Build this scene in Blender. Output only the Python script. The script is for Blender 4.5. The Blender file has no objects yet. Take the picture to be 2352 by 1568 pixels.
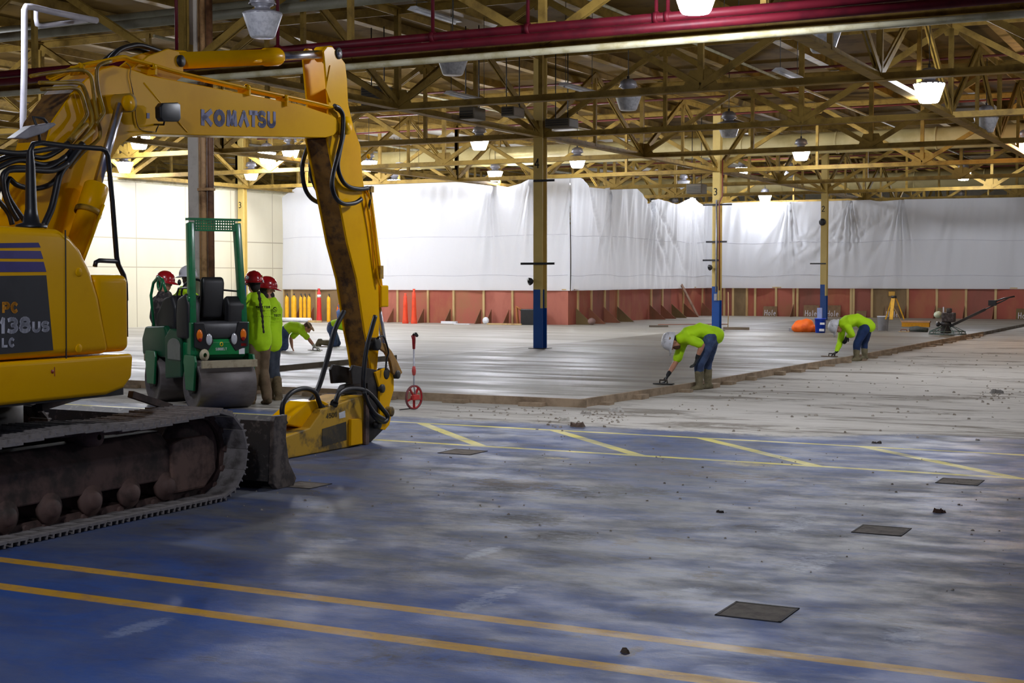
import bpy, bmesh, math, random
from mathutils import Vector as V, Matrix, noise
PI=math.pi
SC=bpy.context.scene; COL=SC.collection
# ---------------------------------------------------------------- camera
F=3330.; HC=1.7; TH=math.radians(27.05); PITCH=math.atan(148/F)
CT,ST=math.cos(TH),math.sin(TH); CP,SP=math.cos(PITCH),math.sin(PITCH)
cam=bpy.data.objects.new('camera',bpy.data.cameras.new('camera')); COL.objects.link(cam)
cam.location=(0,0,HC); cam.rotation_euler=(PI/2-PITCH,0,0)
cam.data.lens=36*F/2352; cam.data.sensor_width=36; cam.data.clip_end=400
SC.camera=cam
# ---------------------------------------------------------------- world and exposure
SC.view_settings.view_transform='Standard'; SC.view_settings.look='None'
SC.view_settings.exposure=-0.1; SC.view_settings.gamma=1; SC.view_settings.use_curve_mapping=False
wd=bpy.data.worlds.new('world'); SC.world=wd; wd.use_nodes=True
wd.node_tree.nodes['Background'].inputs[0].default_value=(.62,.70,1,1)
wd.node_tree.nodes['Background'].inputs[1].default_value=.10
LAMP_E=240.; LAMP_COL=(.88,.91,1.0)
# ---------------------------------------------------------------- geometry of the place: (u,v) = building grid, camera at (0,0)
def ray(px,py):
    a=(px-1176)/F; b=(784-py)/F
    return (a,CP+b*SP,-SP+b*CP)
def uv(x,y): return (x*CT-y*ST, x*ST+y*CT)
def xy(u,v): return (u*CT+v*ST, -u*ST+v*CT)
def W(u,v,z): return V((u*CT+v*ST,-u*ST+v*CT,z))
def GU(px,py,z=0.):
    r=ray(px,py); t=(z-HC)/r[2]; return uv(r[0]*t,r[1]*t)
def PU(px,py,u0):              # point (v,z) on the upright plane u=u0
    r=ray(px,py); k=uv(r[0],r[1]); t=u0/k[0]; return (t*k[1],HC+t*r[2])
def PV(px,py,v0):              # point (u,z) on the upright plane v=v0
    r=ray(px,py); k=uv(r[0],r[1]); t=v0/k[1]; return (t*k[0],HC+t*r[2])
def DP(px,py,d):               # world point at distance d
    r=ray(px,py); return V((r[0]*d/r[1],d,HC+r[2]*d/r[1]))
# ---------------------------------------------------------------- materials
def srgb(c): return tuple((x/12.92 if x<=.04045 else ((x+.055)/1.055)**2.4) for x in (k/255 for k in c))
def newmat(name):
    m=bpy.data.materials.new(name); m.use_nodes=True; nt=m.node_tree
    return m,nt,nt.nodes['Principled BSDF']
def S(nt,v):
    return v
def MA(nt,op,a,b=0.,c=0.,clamp=False):
    n=nt.nodes.new('ShaderNodeMath'); n.operation=op; n.use_clamp=clamp
    for i,x in enumerate((a,b,c)):
        if hasattr(x,'links') or hasattr(x,'is_linked'): nt.links.new(x,n.inputs[i])
        else: n.inputs[i].default_value=x
    return n.outputs[0]
def MIX(nt,f,a,b,mode='MIX'):
    n=nt.nodes.new('ShaderNodeMix'); n.data_type='RGBA'; n.blend_type=mode
    for s,x in ((0,f),(6,a),(7,b)):
        if hasattr(x,'is_linked'): nt.links.new(x,n.inputs[s])
        else: n.inputs[s].default_value=x if s==0 else (*x,1)
    return n.outputs[2]
def NOI(nt,vec,scale,detail=4,rough=.6,dist=0.):
    n=nt.nodes.new('ShaderNodeTexNoise'); n.inputs['Scale'].default_value=scale; n.inputs['Detail'].default_value=detail
    n.inputs['Roughness'].default_value=rough; n.inputs['Distortion'].default_value=dist
    if vec is not None: nt.links.new(vec,n.inputs['Vector'])
    return n.outputs[0]
def RAMP(nt,x,lo,hi):
    n=nt.nodes.new('ShaderNodeMapRange'); n.interpolation_type='SMOOTHSTEP'
    nt.links.new(x,n.inputs[0]); n.inputs[1].default_value=lo; n.inputs[2].default_value=hi
    return n.outputs[0]
def OC(nt,sc=(1,1,1),rot=(0,0,0)):
    t=nt.nodes.new('ShaderNodeTexCoord'); m=nt.nodes.new('ShaderNodeMapping')
    nt.links.new(t.outputs['Object'],m.inputs[0]); m.inputs['Scale'].default_value=sc; m.inputs['Rotation'].default_value=rot
    return m.outputs[0]
def BUMP(nt,bs,h,st=.3,d=.01):
    n=nt.nodes.new('ShaderNodeBump'); n.inputs['Strength'].default_value=st; n.inputs['Distance'].default_value=d
    nt.links.new(h,n.inputs['Height']); nt.links.new(n.outputs[0],bs.inputs['Normal'])
MATS={}
def mat(name,c,rough=.5,metal=0.,c2=None,scale=6.,lo=.45,hi=.65,bump=0.,sc=(1,1,1),coat=0.,spec=None):
    if name in MATS: return MATS[name]
    m,nt,b=newmat(name); c=srgb(c)
    b.inputs['Roughness'].default_value=rough; b.inputs['Metallic'].default_value=metal
    if coat: b.inputs['Coat Weight'].default_value=coat; b.inputs['Coat Roughness'].default_value=.12
    if spec is not None: b.inputs['Specular IOR Level'].default_value=spec
    co=OC(nt,sc); n=NOI(nt,co,scale,5,.65)
    c2=srgb(c2) if c2 else tuple(x*.86 for x in c)
    col=MIX(nt,RAMP(nt,n,lo,hi),c,c2); nt.links.new(col,b.inputs['Base Color'])
    if bump: BUMP(nt,b,n,bump,.01)
    MATS[name]=m; return m
def emis(name,c,st):
    m,nt,b=newmat(name); b.inputs['Base Color'].default_value=(*srgb(c),1)
    b.inputs['Emission Color'].default_value=(*srgb(c),1); b.inputs['Emission Strength'].default_value=st
    MATS[name]=m; return m
# ---------------------------------------------------------------- mesh builder; coordinates are (u,v,z) of the building grid or local ones
class MB:
    def __init__(s): s.v=[]; s.f=[]; s.sm=[]
    def add(s,vs,fs,smooth=False):
        o=len(s.v); s.v+=[tuple(p) for p in vs]; s.f+=[tuple(i+o for i in f) for f in fs]; s.sm+=[smooth]*len(fs); return s
    def box(s,x0,y0,z0,x1,y1,z1):
        x0,x1=min(x0,x1),max(x0,x1); y0,y1=min(y0,y1),max(y0,y1); z0,z1=min(z0,z1),max(z0,z1)
        return s.add([(x,y,z) for z in (z0,z1) for y in (y0,y1) for x in (x0,x1)],[(0,2,3,1),(4,5,7,6),(0,1,5,4),(2,6,7,3),(0,4,6,2),(1,3,7,5)])
    def bar(s,a,b,w,h,up=(0,0,1)):      # box from a to b, w across, h along 'up'
        a,b=V(a),V(b); d=(b-a).normalized(); u=V(up)
        x=d.cross(u)
        if x.length<1e-4: x=d.cross(V((1,0,0)))
        x.normalize(); y=x.cross(d).normalized(); x*=w/2; y*=h/2
        return s.add([a-x-y,a+x-y,a+x+y,a-x+y,b-x-y,b+x-y,b+x+y,b-x+y],[(3,2,1,0),(4,5,6,7),(0,1,5,4),(1,2,6,5),(2,3,7,6),(3,0,4,7)])
    def prism(s,poly,lo,hi,ax=0):       # poly in the two other axes, extruded along ax from lo to hi
        def P(q,t):
            return (t,q[0],q[1]) if ax==0 else ((q[0],t,q[1]) if ax==1 else (q[0],q[1],t))
        n=len(poly); vs=[P(q,lo) for q in poly]+[P(q,hi) for q in poly]
        return s.add(vs,[tuple(range(n-1,-1,-1)),tuple(range(n,2*n))]+[(i,(i+1)%n,n+(i+1)%n,n+i) for i in range(n)])
    def tube(s,pts,r,seg=10,closed=False,caps=True,smooth=True):
        pts=[V(p) for p in pts]; n=len(pts); rs=r if isinstance(r,(list,tuple)) else [r]*n
        vs=[];fs=[]; px=None
        for i,p in enumerate(pts):
            if closed: d=pts[(i+1)%n]-pts[i-1]
            else: d=pts[min(i+1,n-1)]-pts[max(i-1,0)]
            d.normalize()
            if px is None:
                px=d.cross(V((0,0,1)))
                if px.length<1e-3: px=d.cross(V((1,0,0)))
            else: px=px-d*px.dot(d)
            px=px.normalized(); y=d.cross(px)
            vs+=[p+(px*math.cos(2*PI*k/seg)+y*math.sin(2*PI*k/seg))*rs[i] for k in range(seg)]
        m=n if closed else n-1
        for i in range(m):
            j=(i+1)%n
            fs+=[(i*seg+k,i*seg+(k+1)%seg,j*seg+(k+1)%seg,j*seg+k) for k in range(seg)]
        s.add(vs,fs,smooth)
        if caps and not closed:
            o=len(s.v)-len(vs); s.f+=[tuple(o+k for k in range(seg-1,-1,-1)),tuple(o+(n-1)*seg+k for k in range(seg))]; s.sm+=[False,False]
        return s
    def cyl(s,a,b,r,seg=20,r2=None): return s.tube([a,b],[r,r if r2 is None else r2],seg)
    def lathe(s,prof,c=(0,0,0),ax=(0,0,1),seg=24,smooth=True,a0=0,a1=2*PI):
        ax=V(ax).normalized(); x=ax.cross(V((0,0,1)))
        if x.length<1e-3: x=V((1,0,0))
        x.normalize(); y=ax.cross(x); c=V(c); full=abs(a1-a0-2*PI)<1e-6; n=seg if full else seg+1
        vs=[c+ax*h+(x*math.cos(a0+(a1-a0)*k/seg)+y*math.sin(a0+(a1-a0)*k/seg))*r for r,h in prof for k in range(n)]
        fs=[(i*n+k,i*n+(k+1)%n,(i+1)*n+(k+1)%n,(i+1)*n+k) for i in range(len(prof)-1) for k in range(seg)]
        return s.add(vs,fs,smooth)
    def sweep(s,pts,rad,side=(1,0,0),seg=16,cap=True):   # elliptical rings (a along side, b across), rounded ends, smooth
        pts=[V(p) for p in pts]; rad=[(r,r) if not isinstance(r,(tuple,list)) else tuple(r) for r in rad]; n=len(pts)
        P=[];R=[];D=[]
        for i in range(n):
            d=(pts[min(i+1,n-1)]-pts[max(i-1,0)]).normalized(); P.append(pts[i]);R.append(rad[i]);D.append(d)
        if cap:
            pre=[];post=[]
            for t in (85,60,35):
                c,q=math.cos(math.radians(t)),math.sin(math.radians(t)); r=rad[0]; k=min(r)
                pre.append((pts[0]-D[0]*k*q,(r[0]*c,r[1]*c),D[0]))
            for t in (35,60,85):
                c,q=math.cos(math.radians(t)),math.sin(math.radians(t)); r=rad[-1]; k=min(r)
                post.append((pts[-1]+D[-1]*k*q,(r[0]*c,r[1]*c),D[-1]))
            al=pre+list(zip(P,R,D))+post
        else: al=list(zip(P,R,D))
        sd=V(side); vs=[];fs=[]
        for p,r,d in al:
            x=sd-d*sd.dot(d)
            if x.length<1e-3: x=d.orthogonal()
            x.normalize(); y=d.cross(x)
            vs+=[p+x*math.cos(2*PI*k/seg)*r[0]+y*math.sin(2*PI*k/seg)*r[1] for k in range(seg)]
        m=len(al)
        for i in range(m-1): fs+=[(i*seg+k,i*seg+(k+1)%seg,(i+1)*seg+(k+1)%seg,(i+1)*seg+k) for k in range(seg)]
        fs+=[tuple(range(seg-1,-1,-1)),tuple((m-1)*seg+k for k in range(seg))]
        return s.add(vs,fs,True)
    def ell(s,c,r,f=(0,1,0),u=(0,0,1),seg=16,rings=10):
        c=V(c);f=V(f).normalized();u=V(u);u=(u-f*u.dot(f)).normalized();x=f.cross(u); vs=[];fs=[]
        for i in range(rings+1):
            t=PI*i/rings
            for k in range(seg):
                a=2*PI*k/seg
                vs.append(c+x*(r[0]*math.sin(t)*math.cos(a))+f*(r[1]*math.sin(t)*math.sin(a))+u*(r[2]*math.cos(t)))
        for i in range(rings): fs+=[(i*seg+k,(i+1)*seg+k,(i+1)*seg+(k+1)%seg,i*seg+(k+1)%seg) for k in range(seg)]
        return s.add(vs,fs,True)
    def strokes(s,text,o,ex,ey,h,w=None,th=None,gap=None,dep=.002,font=None):  # lettering: o start, ex/ey unit vectors, h height
        o,ex,ey=V(o),V(ex).normalized(),V(ey).normalized(); nz=ex.cross(ey).normalized()
        w=w or h*.62; th=th or h*.16; gap=gap if gap is not None else th*1.3; x=0
        for ch in text:
            L=(font or {}).get(ch) or LET.get(ch); ww=w*(.42 if ch in 'Il1i' else 1)
            for pl in (L or []):
                pts=[o+ex*(x+p[0]*(ww-th)+th/2)+ey*(p[1]*(h-th)+th/2) for p in pl]
                for a,b in zip(pts,pts[1:]):
                    if (b-a).length<1e-6: continue
                    d=(b-a).normalized(); s.bar(a-d*th*.42,b+d*th*.42,th,dep,nz)
            x+=ww+gap
        return s
    def build(s,name,m,parent=None,o=None,bevel=0.,rm=0.,smooth_all=False,edge=None,rot=True,seg=2):
        if o is None: o=ORG.get(parent.name,(0,0,0)) if parent else (0,0,0)
        me=bpy.data.meshes.new(name); ov=V(o)
        me.from_pydata([tuple(V(p)-ov) for p in s.v],[],s.f)
        for p,q in zip(me.polygons,s.sm): p.use_smooth=q or smooth_all
        me.materials.append(m); me.update()
        bm=bmesh.new(); bm.from_mesh(me); bmesh.ops.recalc_face_normals(bm,faces=bm.faces)
        if bevel:
            es=[e for e in bm.edges if len(e.link_faces)==2 and e.calc_face_angle(0)>.6]
            bmesh.ops.bevel(bm,geom=es,offset=bevel,segments=seg,profile=.5,affect='EDGES',clamp_overlap=True)
            for f in bm.faces: f.smooth=seg>2
        bm.to_mesh(me); bm.free()
        ob=bpy.data.objects.new(name,me); COL.objects.link(ob)
        if rm:
            a=ob.modifiers.new('r','REMESH'); a.mode='VOXEL'; a.voxel_size=rm; a.use_smooth_shade=True
            b=ob.modifiers.new('s','SMOOTH'); b.factor=.5; b.iterations=5 if rm>.009 else 2
            bpy.context.view_layer.update(); dg=bpy.context.evaluated_depsgraph_get()
            nm=bpy.data.meshes.new_from_object(ob.evaluated_get(dg)); ob.modifiers.clear(); ob.data=nm; nm.name=name
            for p in nm.polygons: p.use_smooth=True
        if parent: ob.parent=parent
        else:
            ob.location=W(*o) if rot else o
            if rot: ob.rotation_euler=(0,0,-TH)
            ORG[ob.name]=o
        return ob
ORG={}
def tag(o,label=None,cat=None,group=None,kind=None):
    for k,x in (('label',label),('category',cat),('group',group),('kind',kind)):
        if x: o[k]=x
    return o
def thing(name,o,label,cat,group=None,loc=None,rz=None):   # empty root; o = grid origin (u,v,z)
    e=bpy.data.objects.new(name,None); COL.objects.link(e); e.empty_display_size=.2
    if loc is not None: e.location=loc; ORG[e.name]=(0,0,0); e.rotation_euler=(0,0,rz or 0)
    else: e.location=W(*o); ORG[e.name]=o; e.rotation_euler=(0,0,-TH)
    return tag(e,label,cat,group)
KIDS={}
def copy_tree(o,parent=None):
    c=o.copy(); COL.objects.link(c); c.parent=parent
    for ch in list(o.children): copy_tree(ch,c)
    return c
def arc(cx,cy,r,a0,a1,n,ry=None): return [(cx+r*math.cos(math.radians(a0+(a1-a0)*i/n)),cy+(ry or r)*math.sin(math.radians(a0+(a1-a0)*i/n))) for i in range(n+1)]
OO=[arc(.5,.5,.5,0,360,14)]
LET={'K':[[(0,0),(0,1)],[(1,1),(.05,.42)],[(.3,.6),(1,0)]],'O':OO,'0':OO,'M':[[(0,0),(.12,1),(.5,.1),(.88,1),(1,0)]],'A':[[(0,0),(.5,1),(1,0)]],
 'T':[[(0,1),(1,1)],[(.5,1),(.5,0)]],'t':[[(0,.86),(.75,.86)],[(.55,1.3),(.55,0)]],'S':[arc(.5,.75,.5,35,270,10,.25)+arc(.5,.25,.5,90,-145,10,.25)],
 'U':[[(0,1),(0,.3)]+arc(.5,.3,.5,180,360,8,.3)+[(1,1)]],'P':[[(0,0),(0,1),(.5,1)]+arc(.55,.72,.45,90,-90,8,.28)+[(0,.44)]],
 'C':[arc(.5,.5,.5,50,310,12)],'L':[[(0,1),(0,0),(.9,0)]],'1':[[(0,.75),(.8,1),(.8,0)]],
 '3':[arc(.45,.76,.5,130,-80,9,.24)+arc(.45,.26,.53,80,-130,9,.26)],'8':[arc(.5,.77,.42,0,360,12,.23),arc(.5,.27,.5,0,360,12,.27)],
 'H':[[(0,0),(0,1)],[(1,0),(1,1)],[(0,.5),(1,.5)]],'o':[arc(.5,.3,.42,0,360,10,.3)],'l':[[(.5,1),(.5,0)]],
 'e':[[(.1,.32),(.9,.34)]+arc(.5,.3,.42,10,310,10,.3)],'4':[[(.75,0),(.75,1),(0,.3),(1,.3)]],'2':[arc(.5,.73,.47,160,-40,8,.27)+[(0,0),(1,0)]],
 'E':[[(1,1),(0,1),(0,0),(1,0)],[(0,.5),(.8,.5)]],'R':[[(0,0),(0,1),(.5,1)]+arc(.55,.74,.4,90,-90,6,.26)+[(0,.48)],[(.5,.48),(1,0)]],
 'N':[[(0,0),(0,1),(1,0),(1,1)]],'B':[[(0,0),(0,1),(.6,1)]+arc(.6,.75,.3,90,-90,5,.25)+[(0,.5)],arc(.6,.25,.38,90,-90,5,.25)+[(0,0)]],'I':[[(.5,0),(.5,1)]],
 'G':[arc(.5,.5,.5,50,330,12)+[(1,.5),(.6,.5)]],'Y':[[(0,1),(.5,.5),(1,1)],[(.5,.5),(.5,0)]],'-':[[(.1,.5),(.9,.5)]],'5':[[(1,1),(.1,1),(.05,.55)]+arc(.45,.33,.5,110,-130,9,.33)]}
# common materials
M_steel=mat('cream_painted_steel',(150,122,56),.6,0,(114,90,38),3.,.4,.7,spec=.2)
M_steelw=mat('pale_cream_steel',(196,190,160),.5,0,(170,160,120),3.)
M_deck=mat('roof_deck',(108,86,44),.85,0,(82,64,30),.8,spec=.05)
M_dark=mat('dark_steel',(52,50,48),.5,.2,(34,32,30),4.)
M_black=mat('black_rubber',(22,22,26),.42,0,(34,34,38),8.)
M_blackp=mat('black_plastic',(30,30,33),.38,0,(22,22,25),8.)
M_yel=mat('machine_yellow',(242,180,0),.26,0,(234,170,0),1.2,spec=.09)
M_yeld=mat('dirty_machine_yellow',(176,134,20),.6,0,(78,60,24),5.,.42,.62,.2)
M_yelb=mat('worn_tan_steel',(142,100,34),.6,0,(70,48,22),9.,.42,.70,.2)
M_chrome=mat('chrome_rod',(215,215,222),.3,1.,(185,185,195),6.)
M_track=mat('dusty_track_steel',(136,130,128),.8,0,(84,78,74),7.,.45,.72,.3)
M_trackf=mat('dirty_brown_track_frame',(104,80,72),.75,0,(60,50,44),4.,.4,.65,.4)
M_green=mat('machine_green',(6,108,62),.32,0,(5,92,52),3.,coat=.3)
M_blue=mat('column_blue',(12,72,150),.45,0,(10,58,126),3.)
M_red=mat('sprinkler_pipe_red',(84,16,28),.5,0,(70,12,24),3.,spec=.2)
M_wood=mat('pale_timber',(196,168,116),.7,0,(172,140,90),4.,sc=(1,1,.15))
M_woodf=mat('form_timber',(170,148,122),.8,0,(120,102,80),3.,.35,.7,.3)
M_white=mat('white_plastic',(225,226,230),.4,0,(205,206,212),5.)
M_ink=mat('black_stencil_paint',(18,18,18),.6)
M_grey=mat('light_grey_metal',(160,160,168),.4,.4,(140,140,150),5.)
SZ=.09
# ================================================================ floor
def floor_mat():
    m,nt,b=newmat('painted_concrete_floor')
    co=OC(nt); sep=nt.nodes.new('ShaderNodeSeparateXYZ'); nt.links.new(co,sep.inputs[0]); U,Y=sep.outputs[0],sep.outputs[1]
    cs=OC(nt,(.75,1.25,1),(0,0,math.radians(-12))); nb=NOI(nt,cs,1.5,10,.72,.7); nf=NOI(nt,cs,9.,8,.8,.4); ng=NOI(nt,co,.28,4,.6); nx=NOI(nt,co,55.,4,.7)
    Yn=MA(nt,'ADD',Y,MA(nt,'MULTIPLY',MA(nt,'SUBTRACT',nf,.5),.9))
    Yb=MA(nt,'ADD',Y,MA(nt,'MULTIPLY',MA(nt,'SUBTRACT',ng,.5),2.2))
    near=MA(nt,'SUBTRACT',1.,RAMP(nt,Yb,6.1,7.6))
    mid=MA(nt,'MULTIPLY',RAMP(nt,Yn,12.2,12.9),MA(nt,'SUBTRACT',1.,RAMP(nt,Yn,14.5,15.1)))
    bl=MA(nt,'ADD',MA(nt,'MULTIPLY',near,.5),MA(nt,'MULTIPLY',mid,.16))
    bl=MA(nt,'ADD',bl,MA(nt,'MULTIPLY',RAMP(nt,nb,.38,.66),.45))
    bl=MA(nt,'ADD',bl,MA(nt,'MULTIPLY',MA(nt,'SUBTRACT',nf,.5),.5),0,True)
    grey=MIX(nt,nf,srgb((110,112,118)),srgb((58,60,68)))
    paint=MIX(nt,bl,grey,srgb((26,80,158)))
    dirt=MA(nt,'MULTIPLY',RAMP(nt,NOI(nt,cs,1.3,10,.8,1.),.52,.64),RAMP(nt,nf,.35,.6))
    paint=MIX(nt,MA(nt,'MULTIPLY',dirt,.85),paint,srgb((62,58,56)))
    rust=RAMP(nt,NOI(nt,co,.55,6,.75,1.2),.66,.72)
    paint=MIX(nt,MA(nt,'MULTIPLY',rust,.5),paint,srgb((92,70,46)))
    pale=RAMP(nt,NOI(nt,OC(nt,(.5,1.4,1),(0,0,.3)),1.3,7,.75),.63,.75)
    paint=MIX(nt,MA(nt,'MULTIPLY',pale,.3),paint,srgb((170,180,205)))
    speck=RAMP(nt,nx,.70,.76); paint=MIX(nt,MA(nt,'MULTIPLY',speck,.6),paint,srgb((50,48,46)))
    # rough scraped concrete beyond the paint
    cn=NOI(nt,OC(nt,(.5,1.3,1)),2.2,8,.7,.4)
    conc=MIX(nt,cn,srgb((212,208,200)),srgb((168,162,150)))
    conc=MIX(nt,MA(nt,'MULTIPLY',RAMP(nt,NOI(nt,OC(nt,(.35,1.6,1)),.8,9,.76,.9),.49,.62),.85),conc,srgb((104,94,80)))
    conc=MIX(nt,MA(nt,'MULTIPLY',speck,.7),conc,srgb((80,72,62)))
    Yc=MA(nt,'ADD',Yn,MA(nt,'MULTIPLY',RAMP(nt,U,-4.5,-3.),-.9))
    cmask=RAMP(nt,Yc,14.95,15.2)
    nh=NOI(nt,OC(nt,(1,1.5,1),(0,0,.5)),11.,8,.8,.6)
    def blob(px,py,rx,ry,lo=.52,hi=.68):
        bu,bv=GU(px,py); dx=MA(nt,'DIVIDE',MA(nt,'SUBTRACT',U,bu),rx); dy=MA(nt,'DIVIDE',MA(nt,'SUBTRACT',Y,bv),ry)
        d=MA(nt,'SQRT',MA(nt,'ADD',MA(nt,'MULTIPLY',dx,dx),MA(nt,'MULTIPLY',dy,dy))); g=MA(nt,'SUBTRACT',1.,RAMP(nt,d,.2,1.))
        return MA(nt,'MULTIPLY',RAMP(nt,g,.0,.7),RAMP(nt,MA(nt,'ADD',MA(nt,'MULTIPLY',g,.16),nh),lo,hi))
    for col,st,L_ in (((30,28,28),.85,((1215,1195,.45,.5),(1290,1232,.4,.35),(1420,1125,.8,.5),(1260,1130,.9,.4))),((78,62,46),.8,((1622,1322,.12,.25),(1440,1243,.12,.3),(1450,1497,.06,.18),(1180,1110,.7,.4),(1560,1240,.3,.15),(1640,1090,1.2,.35))),((180,192,216),.30,((1822,1205,.16,.75),(1112,1268,.10,.4),(1118,1375,.12,.6),(322,1440,.12,.35),(790,1240,.12,.15),(1870,1290,.18,.5),(2070,1460,.15,.3),(1610,1355,.15,.15))),((176,160,110),.75,((1712,1066,.42,.22),(1280,1052,.2,.1)))):  # pale bluish group paints in lamp sheen; the other groups are dirt and stains
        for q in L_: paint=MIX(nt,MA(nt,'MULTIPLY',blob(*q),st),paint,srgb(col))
    # yellow lines
    def band(x,c,w): return MA(nt,'SUBTRACT',1.,RAMP(nt,MA(nt,'ABSOLUTE',MA(nt,'SUBTRACT',x,c)),w*.8,w))
    def wear(lo,hi): return RAMP(nt,nf,lo,hi)
    L=MA(nt,'ADD',band(Y,6.32,.062),band(Y,5.77,.066))
    ln=MA(nt,'MULTIPLY',L,MA(nt,'SUBTRACT',1.,MA(nt,'MULTIPLY',wear(.45,.72),.55)))
    L2=MA(nt,'ADD',band(Y,14.52,.05),band(Y,12.81,.055))
    d=MA(nt,'PINGPONG',MA(nt,'SUBTRACT',MA(nt,'ADD',U,Y),5.92),.858)
    dg=MA(nt,'MULTIPLY',MA(nt,'SUBTRACT',1.,RAMP(nt,d,.075,.095)),MA(nt,'MULTIPLY',RAMP(nt,Y,12.8,12.82),MA(nt,'SUBTRACT',1.,RAMP(nt,Y,14.5,14.52))))
    L2=MA(nt,'MAXIMUM',L2,dg)
    L2=MA(nt,'MULTIPLY',L2,MA(nt,'SUBTRACT',1.,MA(nt,'MULTIPLY',RAMP(nt,nb,.35,.75),.75)))
    c=MIX(nt,cmask,paint,conc)
    c=MIX(nt,ln,c,srgb((206,156,44))); c=MIX(nt,L2,c,srgb((228,214,92)))
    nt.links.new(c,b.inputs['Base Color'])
    r=MA(nt,'ADD',MA(nt,'MULTIPLY',RAMP(nt,NOI(nt,cs,1.8,7,.7),.35,.7),.32),.40)
    r=MA(nt,'ADD',r,MA(nt,'MULTIPLY',cmask,.3)); nt.links.new(r,b.inputs['Roughness'])
    BUMP(nt,b,MA(nt,'ADD',nf,MA(nt,'MULTIPLY',nx,.5)),.22,.012)
    return m
fl=MB(); fl.add([(-75,-4,0),(25,-4,0),(25,95,0),(-75,95,0)],[(0,1,2,3)])
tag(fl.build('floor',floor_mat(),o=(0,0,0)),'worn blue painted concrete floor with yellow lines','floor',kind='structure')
def slab_mat(name,a,bc,wet,rl,rh):
    m,nt,b=newmat(name); co=OC(nt,(.22,1.5,1),(0,0,.18)); n=NOI(nt,co,1.4,7,.65,.5); n2=NOI(nt,OC(nt,(.12,.5,1),(0,0,-.1)),.6,4,.6,.6); n3=NOI(nt,co,9.,5,.7)
    c=MIX(nt,n,srgb(a),srgb(bc)); c=MIX(nt,MA(nt,'MULTIPLY',RAMP(nt,n2,.42,.6),.8),c,srgb(wet)); nt.links.new(c,b.inputs['Base Color'])
    r=MA(nt,'ADD',MA(nt,'MULTIPLY',RAMP(nt,n,.35,.65),rh-rl),rl); r=MA(nt,'ADD',r,MA(nt,'MULTIPLY',n3,.08)); nt.links.new(r,b.inputs['Roughness'])
    BUMP(nt,b,MA(nt,'ADD',n,MA(nt,'MULTIPLY',n3,.3)),.12,.02); return m
SM=slab_mat('fresh_concrete',(138,132,118),(114,107,93),(94,84,66),.34,.62)
SM2=slab_mat('pale_concrete',(176,172,162),(154,150,138),(140,134,120),.36,.62)  # paler tones for the slab left of the bulkhead board
edge=[(-7.80,17.25),(-7.55,20.5),(-7.2,30.),(-7.02,43.9),(-6.95,57.9)]
tag(MB().prism([(-14.95,17.25)]+edge+[(-14.95,57.9)],0.,SZ,2).build('concrete_slab',SM,o=(0,0,0)),'freshly floated grey concrete slab where the bending workers finish the edge','concrete slab')
tag(MB().prism([(-31.9,17.25),(-14.95,17.25),(-14.95,57.9),(-31.9,57.9)],0.,SZ-.001,2).build('concrete_slab',SM2,o=(0,0,0)),'paler raised concrete slab under the two kneeling finishers','concrete slab')
# form boards around the pour
rnd=random.Random(4)
fb=thing('form_board',(-11.5,17.2,0),'long timber form board along the slab front, running left from its corner','form board')
MB().bar((-20,17.2,.055),(-7.7,17.2,.055),.045,.11).build('board',M_woodf,fb)
for i in range(9):
    u=-8.6-i*1.15; MB().box(u,17.0+rnd.uniform(0,.05),0,u+.34,17.17,.05).build('block',M_woodf,fb,bevel=.004)
    
for a,bb,lab in ((edge[0],edge[1],'timber form board running away from the slab corner nearest the rubble'),(edge[1],edge[2],'timber form board beside the boots of the two bending workers'),(edge[2],edge[3],'timber form board leading toward the power trowel')):
    t=thing('form_board',(*a,0),lab,'form board')
    MB().bar((a[0]+.03,a[1],.055),(bb[0]+.03,bb[1],.055),.045,.11).build('board',M_woodf,t)
    n=int((bb[1]-a[1])/1.0)
    for i in range(n):
        k=(i+.5+rnd.uniform(-.25,.25))/n; u=a[0]+(bb[0]-a[0])*k; v=a[1]+(bb[1]-a[1])*k; w=rnd.uniform(.1,.2)
        MB().box(u+.055,v,0,u+.055+w,v+rnd.uniform(.12,.3),rnd.uniform(.03,.07)).build('block',M_woodf,t)
t=thing('form_board',(-14.9,20,0),'grey bulkhead board dividing the two slabs behind the excavator arm','form board')
MB().bar((-14.91,17.3,.13),(-14.91,24.2,.13),.05,.09).build('board',mat('wet_grey_timber',(104,94,78),.8,0,(84,76,62),3.),t)
# square patches set in the floor
pm=mat('patch_concrete',(108,98,86),.85,0,(80,70,60),9.,.4,.7,.4)
for (px,py,sz,lab) in ((1740,1405,.34,'square dark concrete patch in the floor nearest the yellow lines'),(2025,1218,.33,'square dark floor patch in front of the reddish chip, second nearest'),(1063,1038,.36,'square floor cut-out beside the excavator hammer with a lighter rim'),(2205,1106,.34,'square floor patch just below the hatched yellow walkway'),(700,1114,.32,'square floor patch beside the dozer blade')):
    u,v=GU(px,py)
    t=thing('floor_patch',(u,v,0),lab,'floor patch'); MB().box(u-sz/2,v-sz/2,-.01,u+sz/2,v+sz/2,.003).build('infill',pm,t)
    r=MB(); h=sz/2
    for q in ((u-h,v-h,u+h,v-h+.014),(u-h,v+h-.02,u+h,v+h),(u-h,v-h,u-h+.014,v+h),(u+h-.014,v-h,u+h,v+h)): r.box(q[0],q[1],-.01,q[2],q[3],.0045)
    r.build('rim',mat('patch_rim',(70,66,62),.8),t)
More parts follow.
